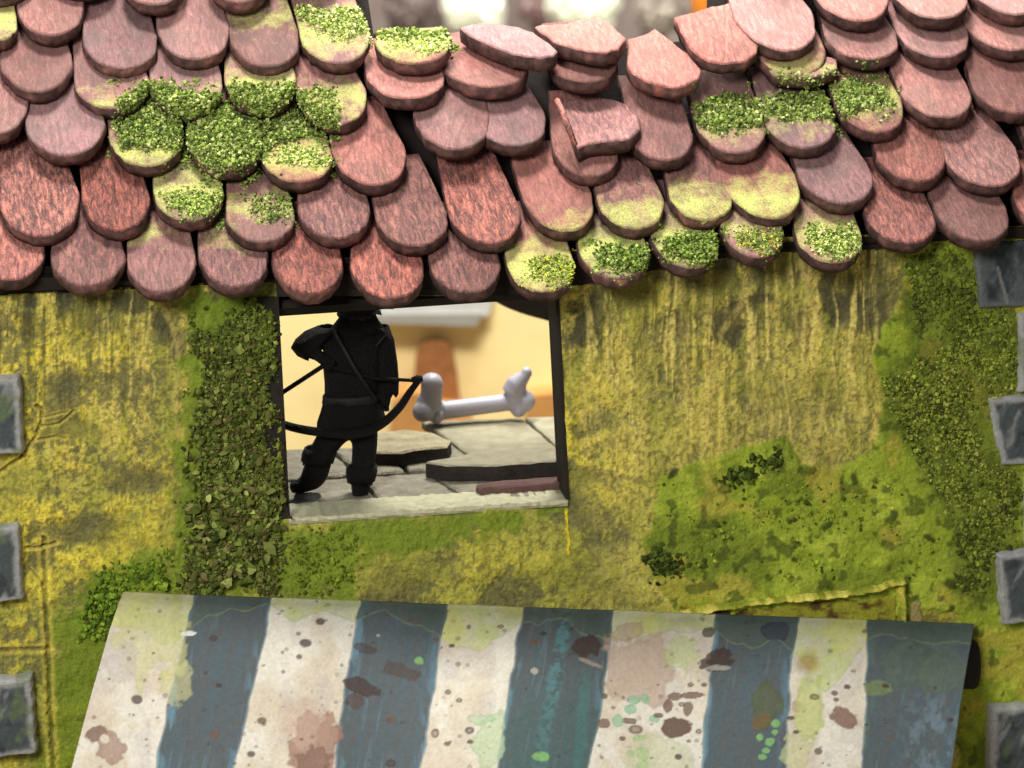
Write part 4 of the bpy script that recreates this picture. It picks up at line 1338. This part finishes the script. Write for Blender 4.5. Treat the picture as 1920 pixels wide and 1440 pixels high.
def tube(name, pts, radii, mat, parent, seg=10):
    P = [Vector(p) for p in pts]
    v, f = [], []
    for i, p in enumerate(P):
        d = (P[min(i + 1, len(P) - 1)] - P[max(i - 1, 0)]).normalized()
        a = d.cross(N).normalized(); b = d.cross(a)
        for k in range(seg):
            t_ = 2 * math.pi * k / seg
            v.append(p + (a * math.cos(t_) + b * math.sin(t_)) * radii[i])
    for i in range(len(P) - 1):
        for k in range(seg):
            f.append((i * seg + k, i * seg + (k + 1) % seg, (i + 1) * seg + (k + 1) % seg, (i + 1) * seg + k))
    f.append(tuple(range(seg - 1, -1, -1))); f.append(tuple(range((len(P) - 1) * seg, len(P) * seg)))
    o = mesh_obj(name, v, f, mat, None, True)
    return adopt(o, parent)


def smooth_curve(pts, n):
    xs = np.array(pts, float); t0 = np.linspace(0, 1, len(xs)); tt = np.linspace(0, 1, n)
    out = []
    for a in tt:   # Catmull-Rom
        s_ = a * (len(xs) - 1); i = min(int(s_), len(xs) - 2); f = s_ - i
        p0, p1, p2, p3 = xs[max(i - 1, 0)], xs[i], xs[i + 1], xs[min(i + 2, len(xs) - 1)]
        out.append(.5 * (2 * p1 + (p2 - p0) * f + (2 * p0 - 5 * p1 + 4 * p2 - p3) * f * f + (3 * p1 - p0 - 3 * p2 + p3) * f ** 3))
    return out


bow = smooth_curve([(470, 742, 34), (492, 770, 36), (540, 790, 40), (600, 800, 44), (660, 802, 46), (705, 788, 44), (742, 757, 40), (766, 724, 36), (783, 704, 34)], 40)
rad = [FK * (4.5 + 4.5 * math.sin(math.pi * i / 39) ** .7) for i in range(40)]
tube('bow', [fg(*p) for p in bow], rad, M_BLACK, archer)
tube('bow_tip', [fg(768, 706, 34), fg(778, 703, 34), fg(788, 702, 34)], [FK * 6, FK * 8, FK * 5], M_BLACK, archer)
tube('bowstring', [fg(474, 762, 35), fg(520, 732, 36), fg(604, 676, 40)], [FK * 4.5] * 3, M_BLACK, archer)
tube('bowstring', [fg(604, 676, 40), fg(700, 700, 42), fg(780, 706, 35)], [FK * 3.5] * 3, M_BLACK, archer)
tube('strap', [fg(622, 612, 42), fg(660, 680, 46), fg(700, 740, 44)], [FK * 4] * 3, M_DARKSTEEL, archer)
tube('arrow', [fg(712, 612, 20), fg(722, 622, 24), fg(700, 640, 40)], [FK * 2] * 3, M_DARKSTEEL, archer)
# rocky base under the feet
pr = [('s', fg(578, 933, 10), 17 * FK, (1.2, .9, .75)), ('s', fg(562, 930, 6), 12 * FK, (1, 1, .8)), ('s', fg(592, 930, 6), 11 * FK, (1, 1, .8))]
adopt(fused('base_rock', pr, .003, plain_mat('grey_rock', (108, 106, 104), .8, .5, 70, .8, .006), 2), archer)

# ------------------------------------------------------------------ dark rafter inside, upper right
rf_pts = smooth_curve([(905, 548, 0), (940, 572, 0), (985, 590, 0), (1040, 606, 0), (1120, 640, 0)], 14)
RD = -0.85
v, f = [], []
for (x, y, d) in rf_pts:
    lo = wall_pt(x, y, RD); hi = lo + Z * .16
    v += [lo, hi, hi - N * .06, lo - N * .06]
for i in range(len(rf_pts) - 1):
    for k in range(4):
        f.append((4 * i + k, 4 * i + (k + 1) % 4, 4 * i + 4 + (k + 1) % 4, 4 * i + 4 + k))
f += [(3, 2, 1, 0), tuple(4 * (len(rf_pts) - 1) + k for k in range(4))]
adopt(mesh_obj('rafter', v, f, plain_mat('dark_rafter', (60, 50, 40), .9, .3, 20)), house)

# ------------------------------------------------------------------ yellow model building beyond the window
YD = 4.0


def yb(px, py, out=0.0):
    return on_plane(px, py, Vector((0, YD - out, 0)), Vector((0, -1, 0)))


bld = empty('yellow_building', Vector((yb(780, 700).x, YD, GROUND_Z)))
tag(bld, 'out of focus yellow model building with a grey ledge seen through the window', 'model building')


def bprism(name, px_pts, out, depth, mat):
    return prism(name, [yb(x, y, out) for x, y in px_pts], Vector((0, depth, 0)), mat, bld)


M_YEL = plain_mat('warm_yellow_plaster', (251, 224, 160), .9, .10, 1.6, .2, .02)
M_GREY = plain_mat('pale_grey_trim', (196, 196, 192), .8, .15, 3, .2, .02)
M_DOOR = plain_mat('brown_wood_door', (146, 98, 56), .7, .35, 6, .4, .02)
M_ORANGE = plain_mat('orange_brown_timber', (196, 142, 80), .8, .3, 4, .4, .02)
z0 = GROUND_Z
yl, yr = yb(250, 640).x, yb(1500, 640).x; zt = yb(700, 420).z
prism('wall', [Vector((yl, YD, z0)), Vector((yr, YD, z0)), Vector((yr, YD, zt)), Vector((yl, YD, zt))], Vector((0, .5, 0)), M_YEL, bld)
bprism('ledge', [(712, 520), (930, 515), (918, 590), (880, 606), (712, 602)], .05, .08, M_GREY)
bprism('ledge_lip', [(700, 590), (905, 588), (893, 612), (706, 606)], .07, .04, plain_mat('ledge_shadow_trim', (150, 148, 140), .8, .2, 3))
door = [(776, 800), (778, 700), (780, 662), (790, 646), (812, 638), (838, 643), (850, 664), (858, 710), (866, 800)]
bprism('door', door, .05, .05, M_DOOR)
bprism('step_block', [(730, 815), (736, 756), (760, 738), (792, 738), (800, 770), (880, 778), (885, 815)], .22, .2, M_ORANGE)
bprism('timber_panel', [(985, 830), (985, 742), (1090, 735), (1090, 830)], .12, .12, M_ORANGE)
# ------------------------------------------------------------------ pale shrubs and orange post far behind the roof
def shrub(name, c, r, pal, n, seed, label, trunk=True):
    rs = np.random.default_rng(seed)
    root = empty(name, Vector((c.x, c.y, GROUND_Z)))
    tag(root, label, 'model tree', 'blurred model trees and bushes behind the roof')
    d = rs.normal(0, 1, (n, 3)); d /= np.linalg.norm(d, axis=1)[:, None]
    p = np.array(c)[None] + d * (r * rs.uniform(.5, 1.0, n) ** .5 * (1 + .25 * np.sin(d[:, 0] * 5 + seed)))[:, None] * np.array([1, .8, .9])[None]
    o = crumbs('crown', p, d, np.full(n, r * .16), pal, seed, None, True, None, .8)
    del o['kind']
    adopt(o, root)
    v, f = [], []
    for k, (zz, rr) in enumerate(((GROUND_Z, .07 * r + .03), (c.z - r * .5, .05 * r + .02), (c.z + .2 * r, .02))):
        for i in range(10):
            a = 2 * math.pi * i / 10
            v.append((c.x + rr * math.cos(a), c.y + rr * math.sin(a), zz))
    for k in range(2):
        for i in range(10):
            f.append((k * 10 + i, k * 10 + (i + 1) % 10, k * 10 + 10 + (i + 1) % 10, k * 10 + 10 + i))
    adopt(mesh_obj('trunk', v, f, M_DECK), root)


def far(px, py, y):
    return on_plane(px, py, Vector((0, y, 0)), Vector((0, -1, 0)))


WHITES = [(252, 250, 238), (248, 250, 236), (240, 244, 224), (250, 252, 244)]
shrub('pale_tree', far(900, 10, 11.0), .19, WHITES, 1500, 31, 'blurred cream white model tree behind the mossy broken tile')
shrub('pale_tree', far(1108, 2, 11.0), .23, WHITES + [(226, 240, 210)], 1700, 32, 'blurred greenish white model tree behind the broken gap in the roof')
for px_b, py_b, rr, pal, sd, lb in ((1010, 20, .14, [(124, 96, 92), (150, 128, 120), (96, 76, 72)], 33, 'blurred dull brown model bush between the two pale trees'),
                                    (1235, 22, .20, [(150, 140, 126), (176, 164, 150), (120, 108, 100)], 34, 'blurred grey beige model bush beyond the pointed broken tile'),
                                    (770, 16, .20, [(110, 96, 92), (132, 116, 110), (90, 78, 76)], 35, 'blurred dark grey model bush behind the mossy end tile')):
    shrub('dull_bush', far(px_b, py_b, 12.0), rr, pal, 1300, sd, lb)
c = far(1318, 2, 8.0)
pv = []
for zz, rr in ((GROUND_Z, .09), (GROUND_Z + .06, .09), (GROUND_Z + .08, .052), (c.z - .06, .05), (c.z, .058), (c.z + .06, .05), (c.z + .075, .02)):
    for i in range(16):
        a = 2 * math.pi * i / 16
        pv.append((c.x + rr * math.cos(a), c.y + rr * math.sin(a), zz))
pf = [(k * 16 + i, k * 16 + (i + 1) % 16, k * 16 + 16 + (i + 1) % 16, k * 16 + 16 + i) for k in range(6) for i in range(16)] + [tuple(range(96, 112))]
o = mesh_obj('orange_post', pv, pf, plain_mat('orange_paint', (236, 140, 40), .5, .1, 5), None, True)
tag(o, 'blurred orange post beyond the snapped tile at the gap', 'post')
